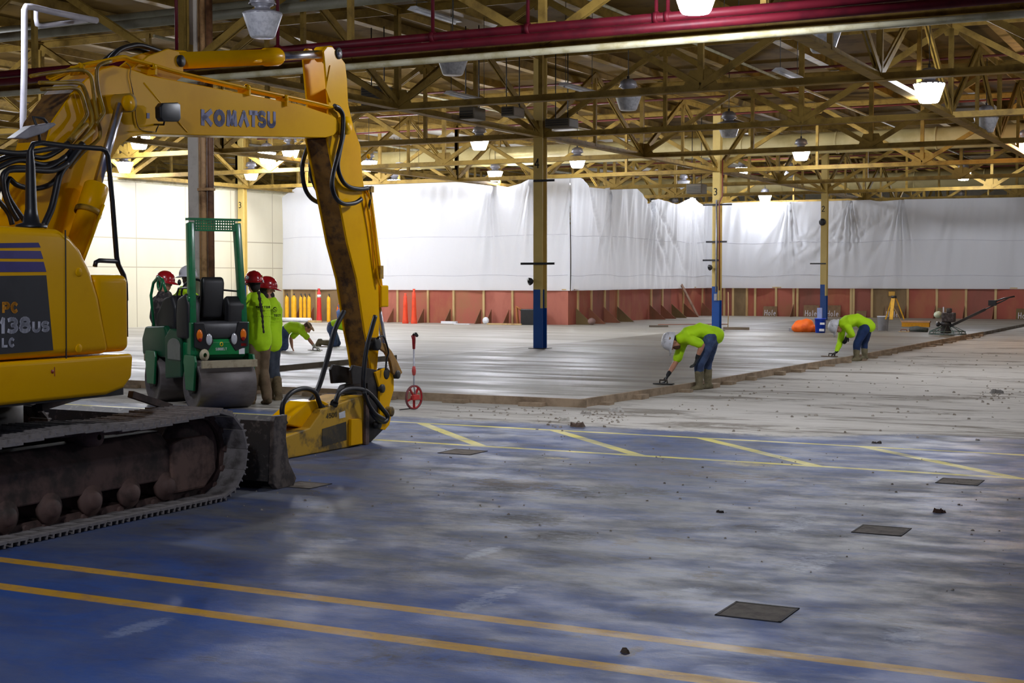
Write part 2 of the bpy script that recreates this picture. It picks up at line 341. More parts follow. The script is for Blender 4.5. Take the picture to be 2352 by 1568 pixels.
# rubble
rub=MB(); rr=random.Random(9)
def stone(mb,u,v,s,z=0.):
    vs=[];n=7
    for k in range(n):
        a=2*PI*k/n; r=s*rr.uniform(.6,1.1); vs.append((u+r*math.cos(a),v+r*math.sin(a)*.8,z))
    top=[(x*.6+u*.4+rr.uniform(-.2,.2)*s,y*.6+v*.4,z+s*rr.uniform(.35,.9)) for x,y,_ in vs]
    mb.add(vs+top,[tuple(range(n,2*n))]+[(i,(i+1)%n,n+(i+1)%n,n+i) for i in range(n)])
for cx,cy,n,sp in ((1400,955,60,60),(1290,965,40,70),(2290,905,50,60),(1500,925,60,110),(1660,900,50,120),(1130,945,30,120),(1250,935,40,120)):
    for i in range(n):
        px,py=cx+rr.gauss(0,sp*.5),cy+rr.gauss(0,9); u,v=GU(px,min(max(py,880),990)); 
        if v>16.95 and u<-7.0+.02*(0): continue
        if v>17.2 and u<-6.75: continue
        stone(rub,u,v,rr.uniform(.006,.026))
for i in range(260):
    u=rr.uniform(-8,0); v=rr.uniform(8,14); stone(rub,u,v,rr.uniform(.004,.014))
for i in range(300):
    u=rr.uniform(-6.7,0); v=rr.uniform(15,34); stone(rub,u,v,rr.uniform(.006,.03))
tag(rub.build('rubble',mat('concrete_rubble',(176,168,156),.9,0,(136,126,112),9.,.4,.6),o=(0,0,0)),'small broken concrete bits scattered over the scraped floor','rubble',kind='stuff')
for px,py,s,c,lab in ((1415,945,.09,(176,172,164),'whitish broken concrete chunk nearest the slab corner'),(1295,966,.08,(190,186,176),'pale triangular concrete chunk left of the brown one'),(1322,980,.10,(96,78,66),'brown lumpy chunk on the edge of the yellow line'),(1345,950,.06,(160,154,146),'small grey concrete chunk between the two pale ones'),(2158,1177,.055,(88,66,54),'reddish brown chip on the blue floor at the right'),(2290,903,.1,(140,136,130),'grey concrete chunk on the far scraped floor'),(2012,1018,.05,(84,78,72),'small dark chip on the hatched walkway'),(1654,1177,.03,(70,62,56),'tiny dark chip alone in the middle of the floor'),(1432,1497,.035,(80,66,54),'brown smear of dirt between the two near yellow lines')):
    u,v=GU(px,py); mb=MB()
    for k in range(3): stone(mb,u+rr.uniform(-.6,.6)*s,v+rr.uniform(-.3,.3)*s,s*rr.uniform(.45,.8))
    tag(mb.build('concrete_chunk',mat('chunk_%d'%px,c,.9,0,None,12.),o=(u,v,0)),lab,'rubble chunk')
# ================================================================ temporary plywood partitions
def ply(name,c,c2,sc=1.2): return mat(name,c,.75,0,c2,sc,.4,.68,.1,(1,1,.5))
P_red=[ply('red_plywood_%d'%i,c,c2) for i,(c,c2) in enumerate((((168,92,74),(156,102,70)),((156,78,62),(164,98,68)),((176,104,86),(156,86,70)),((142,80,66),(124,76,60))))]
P_brn=[ply('brown_plywood_%d'%i,c,c2) for i,(c,c2) in enumerate((((136,112,78),(112,92,64)),((148,120,84),(120,96,66))))]
P_tan=ply('faded_orange_plywood',(206,150,100),(150,122,104),.9)
M_gus=ply('brace_plywood',(136,84,60),(110,76,50)); M_gus2=ply('brown_brace_plywood',(112,92,54),(96,74,44))
VW=GU(1200,745,SZ)[1]; UC=GU(1303,747,SZ)[0]; VR=GU(1800,727,SZ)[1]; UL=GU(612,737,SZ)[0]
VW=44.3; WH=1.17
def partition(lab,axis,c,stops,studs,braces,mats,brside,o,thick=.02):
    # axis 'u': wall runs along u at v=c ; axis 'v': runs along v at u=c
    t=thing('plywood_partition',o,lab,'partition'); rn=random.Random(len(stops)); z0=.0
    def P(a,off0,off1,z0,z1,a1): 
        return MB().box(a,c+off0,z0,a1,c+off1,z1) if axis=='u' else MB().box(c-off1,a,z0,c-off0,a1,z1)
    for i,(a,b2) in enumerate(zip(stops,stops[1:])): P(a+.004,0,thick,z0,SZ+WH,b2-.004).build('panel',mats[i%len(mats)],t)
    for s,w in studs: P(s-w/2,-.05,0,z0,SZ+WH,s+w/2).build('stud',M_wood,t)
    P(stops[0],-.045,.04,SZ+WH,SZ+WH+.035,stops[-1]).build('top_plate',M_wood,t)
    for s,h,l,mm in braces:
        mb=MB()
        if axis=='u': mb.prism([(c-.05,0),(c-.05,h+SZ),(c-.05-l,0)],s-.012,s+.012,0)
        else: mb.prism([(c+.05,0),(c+.05,h+SZ),(c+.05+l,0)],s-.012,s+.012,1)
        mb.build('brace',mm,t)
    return t
fu=lambda px,v=None: PV(px,700,v or VW)[0]
UC=fu(1305)
st=[UL]+[fu(p) for p in (673,729,795,862,914,984,1043,1112,1178,1240)]+[UC]
partition('low plywood partition, brown at the left and red toward column 4, under the bright sheet','u',VW,st,[(fu(p),.075) for p in (652,672,729,914,984,1043,1112,1178)],[(fu(p),.5,.55,M_gus) for p in (905,975,1036,1106,1130,1170,690,722)],[P_brn[0],P_brn[1],P_brn[0],P_tan,P_red[2],P_red[0],P_red[1],P_red[0],P_red[2],P_red[0],P_red[2]],-1,((UL+UC)/2,VW,0))
VR=58.0
fv=lambda px: PU(px,700,UC)[0]
stv=[VW]+[fv(p) for p in (1357,1400,1450,1500,1541,1580)]+[VR]
partition('red plywood partition running away from the camera with sloping floor braces','v',UC,stv,[(fv(p),.09) for p in (1326,1357,1388,1418,1494,1520,1568,1612,1630)],[(fv(p),.55,.75,M_gus if i%3 else M_gus2) for i,p in enumerate((1320,1349,1384,1415,1490,1515,1540,1568,1610,1630))],[P_red[1],P_red[3],P_red[1]],1,(UC,(VW+VR)/2,0))
fr=lambda px: PV(px,700,VR)[0]
str_=[UC]+[fr(p) for p in (1684,1716,1780,1832,1890,1958,2003,2085,2152,2219,2287,2352,2420,2490,2560)]
partition('long red plywood partition behind the power trowel, studs on its face','u',VR,str_,[(fr(p),.09) for p in (1664,1684,1716,1735,1783,1823,1832,1955,1961,2003,2085,2152,2219,2287,2420,2490)],[(fr(p),.5,.6,M_gus) for p in (1823,2082,2149,2216,2283)],[P_red[3],P_brn[0],P_red[1],P_red[0],P_red[3],P_red[1]],-1,((UC+fr(2500))/2,VR,0))
# ================================================================ hanging white plastic
def plastic(name='plastic'):
    m,nt,b=newmat(name); b.inputs['Base Color'].default_value=(.86,.87,.9,1); b.inputs['Roughness'].default_value=.45
    tr=nt.nodes.new('ShaderNodeBsdfTranslucent'); tr.inputs[0].default_value=(.86,.88,.93,1)
    mx=nt.nodes.new('ShaderNodeMixShader'); mx.inputs[0].default_value=.45
    nt.links.new(b.outputs[0],mx.inputs[1]); nt.links.new(tr.outputs[0],mx.inputs[2]); nt.links.new(mx.outputs[0],nt.nodes['Material Output'].inputs[0])
    co=OC(nt,(1,1,.35)); BUMP(nt,b,NOI(nt,co,3.,5,.65,.5),.5,.05)
    return m
M_pl=plastic('white_poly_sheet')
M_plb=mat('grey_sheet_hem',(206,206,216),.6,0,(196,196,206),4.)
def interp(tab,x):
    if x<=tab[0][0]: return tab[0][1]
    for (a,p),(b2,q) in zip(tab,tab[1:]):
        if x<=b2: return p+(q-p)*(x-a)/(b2-a)
    return tab[-1][1]
def curtain(lab,axis,c,a0,a1,top,seed,amp,bottom,nu,hooks=(),rays=()):
    nz=26; vs=[];fs=[]
    for i in range(nu+1):
        a=a0+(a1-a0)*i/nu; zt=interp(top,a)
        for j in range(nz+1):
            k=j/nz; z=bottom+(zt-bottom)*k
            d=amp*(noise.noise(V((a*1.3+(1-k)*.35*math.sin(a*.7+seed),k*.7,seed)))*1.4+noise.noise(V((a*4.5-k*1.6,k*1.1,seed+7)))*.6*(.3+.7*k))
            for h in hooks:
                dx=(a-h); w=.10+.8*(1-k); d-=amp*1.5*math.exp(-(abs(dx)/w)**2)*k*math.cos(dx/w*9)
            for h,sl in rays:
                dx=a-h+(1-k)*sl; w=.05+.16*(1-k); d-=amp*.75*math.exp(-(dx/w)**2)*min(1,k*2.2)
            d+=amp*.5
            vs.append((a,c-.06-d,z) if axis=='u' else (c+.06+d,a,z))
    for i in range(nu):
        for j in range(nz):
            p=i*(nz+1)+j; fs.append((p,p+nz+1,p+nz+2,p+1))
    mb=MB(); mb.add(vs,fs,True); o=((a0+a1)/2,c,bottom) if axis=='u' else (c,(a0+a1)/2,bottom)
    t=thing('plastic_sheet',o,lab,'plastic sheet'); mb.build('sheet',M_pl,t)
    # darker doubled hems across the sheet
    for zz in (.16,.58):
        pts=[]
        for i in range(0,nu+1,3):
            a=a0+(a1-a0)*i/nu; zt=interp(top,a); z=bottom+(4.5-bottom)*zz+.05*noise.noise(V((a*.4,zz,seed)))*2
            k=(z-bottom)/(zt-bottom); j=min(nz-1,int(k*nz)); q=vs[i*(nz+1)+j]
            pts.append((q[0],q[1]-.012,z) if axis=='u' else (q[0]+.012,q[1],z))
        MB().tube(pts,.007,5).build('taped_seam',M_plb,t)
    return t
tp=[(UL,4.65)]+[PV(x,y,VW) for x,y in ((700,420),(770,424),(850,418),(980,416),(1090,420),(1130,424),(1170,430),(1200,421),(1222,409),(1324,406))]
curtain('brightly lit white plastic sheet hung behind column 4 above the plywood','u',VW,UL,UC+.1,tp,3.,.075,SZ+WH-.02,260,(fu(860),fu(1128),fu(1222),fu(1320)))
tp=[PU(x,y,UC) for x,y in ((1306,406),(1326,408),(1345,430),(1380,434),(1400,430),(1465,434),(1481,468),(1495,459),(1508,457),(1545,469),(1586,453),(1605,470),(1640,468))]
curtain('white plastic sheet with drooping top edge running away between columns 4 and 3','v',UC,VW-.09,VR,tp,8.,.11,SZ+WH-.02,240,(fv(1390),fv(1490),fv(1586)),[(fv(p),q) for p,q in ((1345,-2.),(1400,2.),(1480,-3.),(1485,-1.5),(1495,-4.5),(1586,1.5),(1590,-2.))])
tp=[PV(x,y,VR) for x,y in ((1640,468),(1700,465),(1800,464),(1900,462),(2000,459),(2020,463),(2080,458),(2352,453),(2560,447))]
curtain('greyer white plastic sheet behind column 2 with long slanting creases','u',VR,UC,fr(2560),tp,15.,.085,SZ+WH-.02,320,(fr(1811),fr(1950),fr(2068)),[(fr(p),q) for p,q in ((1811,2.2),(1811,.5),(1950,5.),(1955,3.6),(1960,2.2),(2068,7.),(2070,5.4),(2072,4.),(2075,2.),(2190,1.),(1660,.6))])
# cream panelled wall on the left
def wall_mat():
    m,nt,b=newmat('cream_wall_panels'); co=OC(nt); sep=nt.nodes.new('ShaderNodeSeparateXYZ'); nt.links.new(co,sep.inputs[0])
    n=NOI(nt,OC(nt,(1,1,.3)),.8,5,.6)
    c=MIX(nt,n,srgb((214,208,184)),srgb((196,188,160)))
    def ln(x,per,off,w): 
        return MA(nt,'LESS_THAN',MA(nt,'PINGPONG',MA(nt,'ADD',x,off),per/2),w)
    g=MA(nt,'MAXIMUM',ln(sep.outputs[1],2.44,.3,.018),ln(sep.outputs[2],40.,-2.95,.02)); g=MA(nt,'MAXIMUM',g,ln(sep.outputs[2],40.,-2.02,.016))
    c=MIX(nt,MA(nt,'MULTIPLY',g,.65),c,srgb((130,120,96))); nt.links.new(c,b.inputs['Base Color']); b.inputs['Roughness'].default_value=.6
    return m
tag(MB().box(UL-.15,8,0,UL,VR,4.75).build('wall_left',wall_mat(),o=(UL,0,0)),kind='structure')
tag(MB().box(UL-.06,8,4.75,UL+.06,VR,4.86).build('trim_1',M_steelw,o=(UL,0,0)),kind='structure')
# far building walls closing the hall
tag(MB().box(-75,88,0,25,88.3,7).build('wall_back',mat('far_wall',(190,182,160),.7),o=(0,88,0)),kind='structure')
# ================================================================ columns
C4=GU(1238,800,SZ); UCOL=-14.3; VB=[29.4-12.15,29.4,41.5,53.7]; UL3=-32.2+.3
def col_mat():
    m,nt,b=newmat('column_paint'); co=OC(nt); sep=nt.nodes.new('ShaderNodeSeparateXYZ'); nt.links.new(co,sep.inputs[0]); n=NOI(nt,co,3.,5,.6)
    z=MA(nt,'ADD',sep.outputs[2],MA(nt,'MULTIPLY',MA(nt,'GREATER_THAN',sep.outputs[0],.06),.42)); f=MA(nt,'GREATER_THAN',z,1.42)
    c=MIX(nt,f,MIX(nt,n,srgb((10,78,158)),srgb((14,62,124))),MIX(nt,n,srgb((216,190,112)),srgb((186,160,88)))); nt.links.new(c,b.inputs['Base Color'])
    b.inputs['Roughness'].default_value=.45; return m
M_col=col_mat()
def column(u,v,num,lab,brs,top=6.85,m=None,pipes=False):
    t=thing('steel_column',(u,v,0),lab,'column','numbered columns of the hall' if num else None); a=.115
    MB().box(u-a,v-a,0,u+a,v-a+.02,top).box(u-a,v+a-.02,0,u+a,v+a,top).box(u-a+.02,v-a+.02,0,u-.01+.03,v+a-.02,top).build('column_shaft',m or M_col,t)
    MB().box(u-.2,v-.2,0,u+.2,v+.2,SZ+.012).build('base_plate',M_dark,t)
    if num: MB().strokes(num,(u-.085,v-a-.004,4.13),(1,0,0),(0,0,1),.22,.12,.028).build('stencilled_number',M_ink,t)
    for z,x0,x1 in brs:
        b2=MB(); b2.bar((u+x0,v-.14,z),(u+x1,v-.14,z),.02,.05)
        k=MB()
        for i in range(int((x1-x0)/.09)): x=u+x0+.03+i*.09; k.box(x,v-.153,z-.014,x+.04,v-.149,z+.014)
        p=b2.build('slotted_bracket',M_black,t); k.build('slot',M_white,p)
    return t
def hangers(): pass
c4=column(UCOL,29.4,'4','yellow and blue steel column marked 4 nearest the middle',((2.0,-.42,.42),(3.85,-.1,.42)))
c3=column(UCOL,41.5,'3','yellow and blue steel column marked 3 behind the bending worker',((2.2,-.4,.1),(2.75,-.3,.35),(3.85,-.4,.5)))
c2=column(UCOL,53.7,'2','yellow and blue steel column marked 2 beside the blue bucket',((2.2,-.5,.1),))
cl=column(UL3,41.5,'3','cream steel column marked 3 behind the green roller guard',())
def lens_lamp(t,u,v,z):
    mb=MB().lathe([(.02,0),(.07,.04),(.09,.10),(.03,.12)],(u,v,z),(-.5,-.8,-.2),16); mb.build('horn',M_black,t)
lens_lamp(c4,UCOL-.10,29.24,1.62); lens_lamp(c3,UCOL-.10,41.34,2.0)
MB().lathe([(.02,0),(.13,.02),(.13,.09),(.05,.10),(.02,.10)],(UCOL-.02,53.56,3.75),(-.3,-1,-.1),20).build('round_lamp',M_black,c2)
MB().tube([(UCOL+.2,41.36,5.2),(UCOL+.2,41.36,4.1),(UCOL+.13,41.3,3.9),(UCOL+.13,41.36,1.3)],.02,8).build('conduit',mat('maroon_conduit',(110,40,34),.5),c3)
MB().tube([(UCOL+.02,41.36,4.),(UCOL+.02,41.36,1.25)],.025,8).box(UCOL-.02,41.3,1.0,UCOL+.06,41.38,1.2).build('socket_box',M_grey,c3)
# grey column with brown downpipes
ug,vg=UCOL+.02,17.55
t=thing('steel_column',(ug,vg,0),'wide grey column with brown pipes behind the green roller','column')
MB().box(ug-.13,vg-.13,0,ug+.06,vg+.13,6.85).build('column_shaft',mat('grey_column_paint',(200,192,180),.55,0,(180,172,160),3.),t)
MB().box(ug-.2,vg-.2,0,ug+.2,vg+.2,SZ+.01).build('base_plate',M_dark,t)
bp=mat('tan_downpipe',(190,150,104),.5,0,(128,94,60),3.); bq=mat('brown_downpipe',(124,86,58),.5,0,(80,52,34),3.)
MB().cyl((ug+.13,vg-.08,0),(ug+.13,vg-.08,6.8),.05,14).build('downpipe',bp,t); MB().cyl((ug+.235,vg-.05,0),(ug+.235,vg-.05,6.8),.05,14).build('downpipe',bq,t)
MB().cyl((ug+.07,vg-.1,0),(ug+.07,vg-.1,6.8),.012,8).build('conduit',bp,t)
for z in (1.05,2.42,3.0,4.3): MB().box(ug+.06,vg-.15,z,ug+.3,vg-.02,z+.04).build('pipe_clamp',bp,t)
# ================================================================ roof: deck, purlins, trusses
tag(MB().box(-75,10,6.98,25,44,7.06).box(-21,44,6.98,25,88,7.06).build('ceiling',M_deck,o=(0,10,7)),kind='structure')
tag(MB().box(-75,44,6.98,-21,88,7.06).build('ceiling',mat('white_painted_deck',(226,224,218),.7,0,(206,204,196),1.),o=(-40,44,7)),kind='structure')
pur=tag(MB().box(-75.,0,0,-74.9,0,0).build('x',M_steel,o=(0,0,0)),'x','x'); bpy.data.objects.remove(pur)
ranks=['first','second','third','fourth','fifth','sixth','seventh','eighth','ninth','tenth','eleventh','twelfth','thirteenth','fourteenth','fifteenth','sixteenth','seventeenth','eighteenth','nineteenth','twentieth']
p0=None
for i in range(26):
    u=6.5-i*2.25
    if p0 is None:
        p0=MB().box(u-.05,12,6.78,u+.05,88,6.98).box(u-.11,12,6.76,u+.11,88,6.785).build('roof_purlin',M_steel,o=(u,12,6.8)); o=p0
    else: o=p0.copy(); COL.objects.link(o); o.location=W(u,12,6.8)
    tag(o,'long cream roof beam under the deck, %s from the right'%(ranks[i] if i<20 else 'twenty-'+['first','second','third','fourth','fifth','sixth'][i-20]),'roof beam','cream roof beams under the deck')
def truss_parts(t,L,ax,zb,zt,np,o):
    # local: x along the truss 0..L
    u0,v0=o
    def P(s,off,z): return (u0+s,v0+off,z) if ax=='u' else (u0+off,v0+s,z)
    def seg(a,b2,w,h,mb): return mb.bar(P(*a),P(*b2),w,h)
    mb=MB(); seg((0,0,zb),(L,0,zb),.20,.018,mb); seg((0,-.02,zb+.06),(L,-.02,zb+.06),.015,.11,mb); seg((0,.02,zb+.06),(L,.02,zb+.06),.015,.11,mb); mb.build('bottom_chord',M_steel,t)
    mb=MB(); seg((0,0,zt),(L,0,zt),.22,.02,mb); seg((0,0,zt-.07),(L,0,zt-.07),.03,.13,mb); mb.build('top_chord',M_steel,t)
    d=L/np
    for i in range(np+1):
        s=i*d; mb=MB(); seg((s,0,zb+.05),(s,0,zt-.05),.075,.075 if i%2 else .1,mb); mb.build('vertical',M_steel,t)
        if i%2==0 or True:
            w=.34 if i%2==0 else .24; z0,z1=(zb+.02,zb+.36) if i%2==0 else (zt-.3,zt-.02); g=MB()
            pl=[(s-w,z0),(s+w,z0),(s+w*.55,z1),(s-w*.55,z1)] if i%2==0 else [(s-w*.5,z0),(s+w*.5,z0),(s+w,z1),(s-w,z1)]
            pl=[(max(0,min(L,a)),z) for a,z in pl]
            if ax=='u': g.prism([(u0+a,z) for a,z in pl],v0-.012,v0+.012,1)
            else: g.prism([(v0+a,z) for a,z in pl],u0-.012,u0+.012,0)
            g.build('gusset',M_steel,t)
        if i<np:
            a,b2=((s,.03,zb+.08),(s+d,.03,zt-.08)) if i%2==0 else ((s,.03,zt-.08),(s+d,.03,zb+.08))
            mb=MB(); seg(a,b2,.03,.11,mb); a=(a[0],-.03,a[2]); b2=(b2[0],-.03,b2[2]); seg(a,b2,.03,.11,mb); mb.build('diagonal',M_steel,t)
ZB,ZT=4.82,6.72
USP=[-50.1,-32.2,-14.3,3.6]; names={0:'beyond the left wall',1:'left of the columns',2:'right of the columns'}
proto=None
VT=[17.2+6.1*i for i in range(11)]
rows=['just behind the red pipes','between red pipes and column four','in line with column four','between columns four and three','in line with column three','between columns three and two','in line with column two','first behind column two','second behind column two','third behind column two','fourth behind column two']
for j,v in enumerate(VT):
    for i,u in enumerate(USP[:-1]):
        if proto is None:
            proto=thing('roof_truss',(u,v,0),'x','roof truss'); truss_parts(proto,17.9,'u',ZB,ZT,6,(u,v)); o=proto
        else: o=copy_tree(proto); o.location=W(u,v,0)
        if j==0: o.location.z=-.15
        o['label']='cream roof truss %s, %s'%(names[i],rows[j]); 
        o['group']='cream roof trusses crossing the hall'
        o['label']=o['label']
proto=None
bn={-32.2:'over the cream left wall','-':''}
for u,nm in ((-32.2+.5,'above the cream left wall'),(-23.25,'midway from the left wall to the column line'),(-14.3,'along the numbered column line'),(-5.35,'right of the column line')):
    for j in range(5):
        v=17.25+12.15*j
        if proto is None:
            proto=thing('roof_truss',(u,v,0),'x','roof truss'); truss_parts(proto,12.15,'v',ZB+.01,ZT-.03,4,(u,v)); o=proto
        else: o=copy_tree(proto); o.location=W(u,v,0)
        o['label']='cream lengthwise truss %s, %s bay away'%(nm,ranks[j]); o['group']='cream lengthwise roof trusses'
# ================================================================ pipes and ducts
def pipe(name,pts,r,m,lab,cat,o=None,seg=12,parts=()):
    o=o or pts[0]; return tag(MB().tube(pts,r,seg).build(name,m,o=o),lab,cat)
t=thing('fire_main',(-8,16.7,4.8),'pair of dark red fire main pipes crossing under the roof','pipe')
MB().cyl((-30,16.7,4.86),(3.5,16.7,4.86),.058,16).build('upper_pipe',M_red,t); MB().cyl((-30,16.66,4.735),(3.5,16.66,4.735),.058,16).build('lower_pipe',M_red,t)
for u in (-14,-12.2,-9.7,-8.3,-6.55,-6.4,-3.2,-1):
    MB().cyl((u,16.7,4.86),(u,16.7,6.8),.025,8).build('riser',M_red,t); MB().lathe([(.058,-.03),(.075,-.03),(.075,.03),(.058,.03)],(u,16.7,4.86),(1,0,0)).build('coupling',M_red,t)
MB().tube([(-24,16.95,4.60),(2,16.95,4.60)],.045,10).build('conduit',M_steelw,t)
for i,(v,z,r) in enumerate(((20.,6.17,.085),(20.55,6.42,.08))):
    pipe('ceiling_pipe',[(-34,v,z),(-9 if i==0 else -6,v,z)],r,mat('grey_green_pipe',(132,130,112),.5,0,(116,112,94),2.),'grey ceiling pipe crossing the top left corner, %s one'%('lower' if i==0 else 'upper'),'pipe')
_w=[(*uv(p.x,p.y),p.z) for p in (DP(480,-20,22),DP(482,40,22),DP(478,80,22),DP(479,96,22),DP(487,101,22))]
pipe('hanging_wire',_w,.008,M_steelw,'thin pale wire hanging down above the excavator boom','wire')
# white vertical pipe with elbows
u0=-12.2; q=lambda px,py,u=u0:(u,)+PU(px,py,u)
wp=mat('pale_grey_pipe',(176,174,182),.45,0,(160,158,168),4.)
pipe('drop_pipe',[(u0,q(53,270)[1],.02),q(53,270),q(56,150),q(56,40),q(56,24),q(60,15),q(75,16),q(120,27),q(170,37),q(222,47)],.037,wp,'pale grey pipe dropping behind the excavator boom with an elbow at its top','pipe')
pipe('drop_pipe',[q(83,20,-12.5),q(83,44,-12.5),q(85,56,-12.5),q(96,60,-12.5),q(140,54,-12.5),q(200,47,-12.5)],.028,wp,'thin grey pipe loop beside the pale drop pipe','pipe')
dm=mat('cream_duct',(206,190,134),.5,0,(188,170,112),1.)
for v,z,r,a,b2,lab in ((44.6,5.85,.33,-31,10,'large round cream duct crossing behind column 3'),(66.,6.0,.4,-48,0,'round cream duct far behind the plastic sheets')):
    t=thing('air_duct',(a,v,z),lab,'duct'); MB().cyl((a,v,z),(b2,v,z),r,24).build('duct_tube',dm,t)
    for k in range(int((b2-a)/3)): MB().lathe([(r,-.03),(r+.02,-.03),(r+.02,.03),(r,.03)],(a+1.5+k*3,v,z),(1,0,0)).build('duct_ring',dm,t)
for i in range(9):
    v=33+i*4.1; pipe('sprinkler_pipe',[(-31,v,6.5),(8,v,6.5)],.028,mat('thin_maroon_pipe',(104,38,32),.5),'thin maroon sprinkler pipe crossing under the deck, %s from the camera'%ranks[i],'pipe').__setitem__('group','thin sprinkler pipes under the deck')
for i,u in enumerate((-27.5,-19.,-10.,-3.)):
    pipe('sprinkler_pipe',[(u,22,6.35),(u,60,6.35)],.03,M_steelw,'thin pale pipe running away under the deck, %s from the left'%ranks[i],'pipe')
# unit heaters
for px,py,z,w,h,lab in ((1085,262,4.95,.34,.24,'small dark unit heater left of column 4 under the trusses'),(1178,258,5.1,.3,.2,'dark unit heater just left of column 4'),(868,224,5.3,.5,.4,'dark heater box behind the top of the excavator arm'),(1290,284,5.1,.6,.2,'wide dark heater right of column 4'),(1600,434,4.4,.5,.3,'small dark heater left of column 3 above the sheet')):
    u,v=GU(px,py,z); t=thing('unit_heater',(u,v,z),lab,'heater')
    MB().box(u-w/2,v-.25,z-h/2,u+w/2,v+.25,z+h/2).build('housing',mat('heater_grey',(96,88,72),.5,.2),t,bevel=.02)
    g=MB(); [g.box(u-w/2+.03,v-.27,z-h/2+.04+k*.05,u+w/2-.03,v-.25,z-h/2+.06+k*.05) for k in range(int(h/.05)-1)]; g.build('louvre',M_dark,t)
    MB().cyl((u-.15,v,z+h/2),(u-.15,v,6.7),.012,6).cyl((u+.15,v,z+h/2),(u+.15,v,6.7),.012,6).build('hanger_rod',M_dark,t)
# fluorescent strips (unlit except where the photo shows a glow)
for i,(px,py,z,L,lab) in enumerate(((1075,233,5.05,1.5,'unlit white strip light left of column 4'),(1330,214,5.15,1.4,'pale strip light right of column 4'),(1812,182,5.0,1.2,'strip light above the truss between columns 3 and 2'),(1000,47,5.9,1.4,'strip light near the top above the red pipes'),(1680,58,5.6,.9,'short strip light under the red pipes'),(940,385,5.,1.3,'strip light just above the bright sheet at its left'))):
    u,v=GU(px,py,z); t=thing('strip_light',(u,v,z),lab,'light fixture')
    MB().prism([(u-.12,z+.07),(u-.05,z+.12),(u+.05,z+.12),(u+.12,z+.07)],v-L/2,v+L/2,1).build('housing',M_white,t)
    MB().cyl((u,v-L/2+.04,z+.05),(u,v+L/2-.04,z+.05),.02,8).build('lamp_tube',M_white,t)
    MB().cyl((u,v-L/2+.1,z+.1),(u,v-L/2+.1,6.75),.006,5).cyl((u,v+L/2-.1,z+.1),(u,v+L/2-.1,6.75),.006,5).build('hanger_rod',M_dark,t)
# ================================================================ high-bay lamps
M_lit=emis('lit_lens',(226,232,255),1.)
M_lit.node_tree.nodes['Principled BSDF'].inputs['Emission Color'].default_value=(*LAMP_COL,1); M_lit.node_tree.nodes['Principled BSDF'].inputs['Emission Strength'].default_value=LAMP_E
M_litw=emis('lit_lens_warm',(255,190,120),LAMP_E*.7); M_litw.node_tree.nodes['Principled BSDF'].inputs['Emission Color'].default_value=(1,.55,.22,1)
M_lens=mat('unlit_prismatic_lens',(196,198,204),.3,0,(170,172,180),14.)
def lamp_proto(m):
    t=thing('high_bay_light',(0,0,0),'x','ceiling light')
    MB().lathe([(.001,-.155),(.15,-.155),(.17,-.13),(.262,.14),(.27,.16),(.24,.16)],(0,0,0),(0,0,1),20).build('lens',m,t)
    MB().lathe([(.262,.145),(.272,.15),(.268,.175),(.12,.22),(.10,.24),(.11,.26),(.15,.28),(.17,.33),(.15,.40),(.09,.44),(.03,.45),(.001,.45)],(0,0,0),(0,0,1),16).build('ballast_housing',M_grey,t)
    MB().lathe([(.18,.29),(.185,.30),(.18,.31)],(0,0,0)).build('housing_ring',M_grey,t)
    MB().cyl((0,0,.44),(0,0,1.62),.008,6).box(-.02,-.02,.42,.02,.02,.5).build('hanger_rod',M_dark,t)
    return t
protos={}
LAMPS=[(603,60,19.7,0,'large unlit high-bay light over the excavator boom'),(1040,150,23.3,0,'unlit high-bay light hanging just under the red pipes'),(1443,235,28.2,0,'unlit high-bay light between columns 4 and 3, nearest of the unlit ones there'),(1674,300,33.7,0,'unlit high-bay light beside column 3'),(1890,95,20.9,0,'unlit high-bay light near the top right under the red pipes'),(2265,288,32.5,0,'unlit high-bay light at right below the brightest one'),
(2134,215,25.4,1,'large brightly lit high-bay light at the upper right'),(1840,355,40.3,1,'lit high-bay light hanging above column 2'),(1326,373,43.,1,'lit high-bay light just right of column 4'),(577,402,48.,1,'lit high-bay light right of the rear column marked 3'),(667,350,39.6,1,'lit high-bay light under the lettered boom'),(1101,330,37.,1,'lit high-bay light left of column 4'),(320,328,36.8,1,'lit high-bay light framed by boom and black rail'),(286,385,45.,1,'lit high-bay light just above the cream wall'),(1598,-2,16.2,1,'lit high-bay light cut by the top edge of the picture'),(2356,338,37.,2,'warm orange high-bay light at the right edge'),(1137,405,50.,1,'small lit light just above the sheet left of column 4'),(1757,458,60.,1,'small lit light behind the drooping sheet'),(1705,395,58.,1,'tiny lit light beyond column 3, farthest of all'),(1812,398,58.,0,'tiny unlit light beyond column 3'),(1570,425,60.,0,'unlit light seen above the drooping sheet')]
FILL_LAMPS=[(-3.8,1.8),(-12.5,10.6),(-24,20),(-28,41),(-25,39.),(-9,52),(4.5,22),(-26,35),(-29,47),(-40,38),(3,34),(-24,52),(-36,56),(-12,69),(-26,69)]  # lamps added as fill for the column, roller, people, boom and sheets
for px,py,d,k,lab in LAMPS:
    m=(M_lens,M_lit,M_litw)[k]
    if k not in protos: protos[k]=o=lamp_proto(m)
    else: o=copy_tree(protos[k])
    p=DP(px,py,d); o.location=p
    for ch in o.children:
        if ch.name.startswith('hanger'): ch.scale=(1,1,1); ch.location.z=0
    s=(6.85-p.z)/1.62
    for ch in o.children:
        if ch.name.startswith('hanger_rod') and p.z<6.6:
            ch.scale.z=(6.76-p.z-.44)/1.18; ch.location.z=.44*(1-ch.scale.z)
    o['label']=lab; o['group']='high-bay lights of the hall'
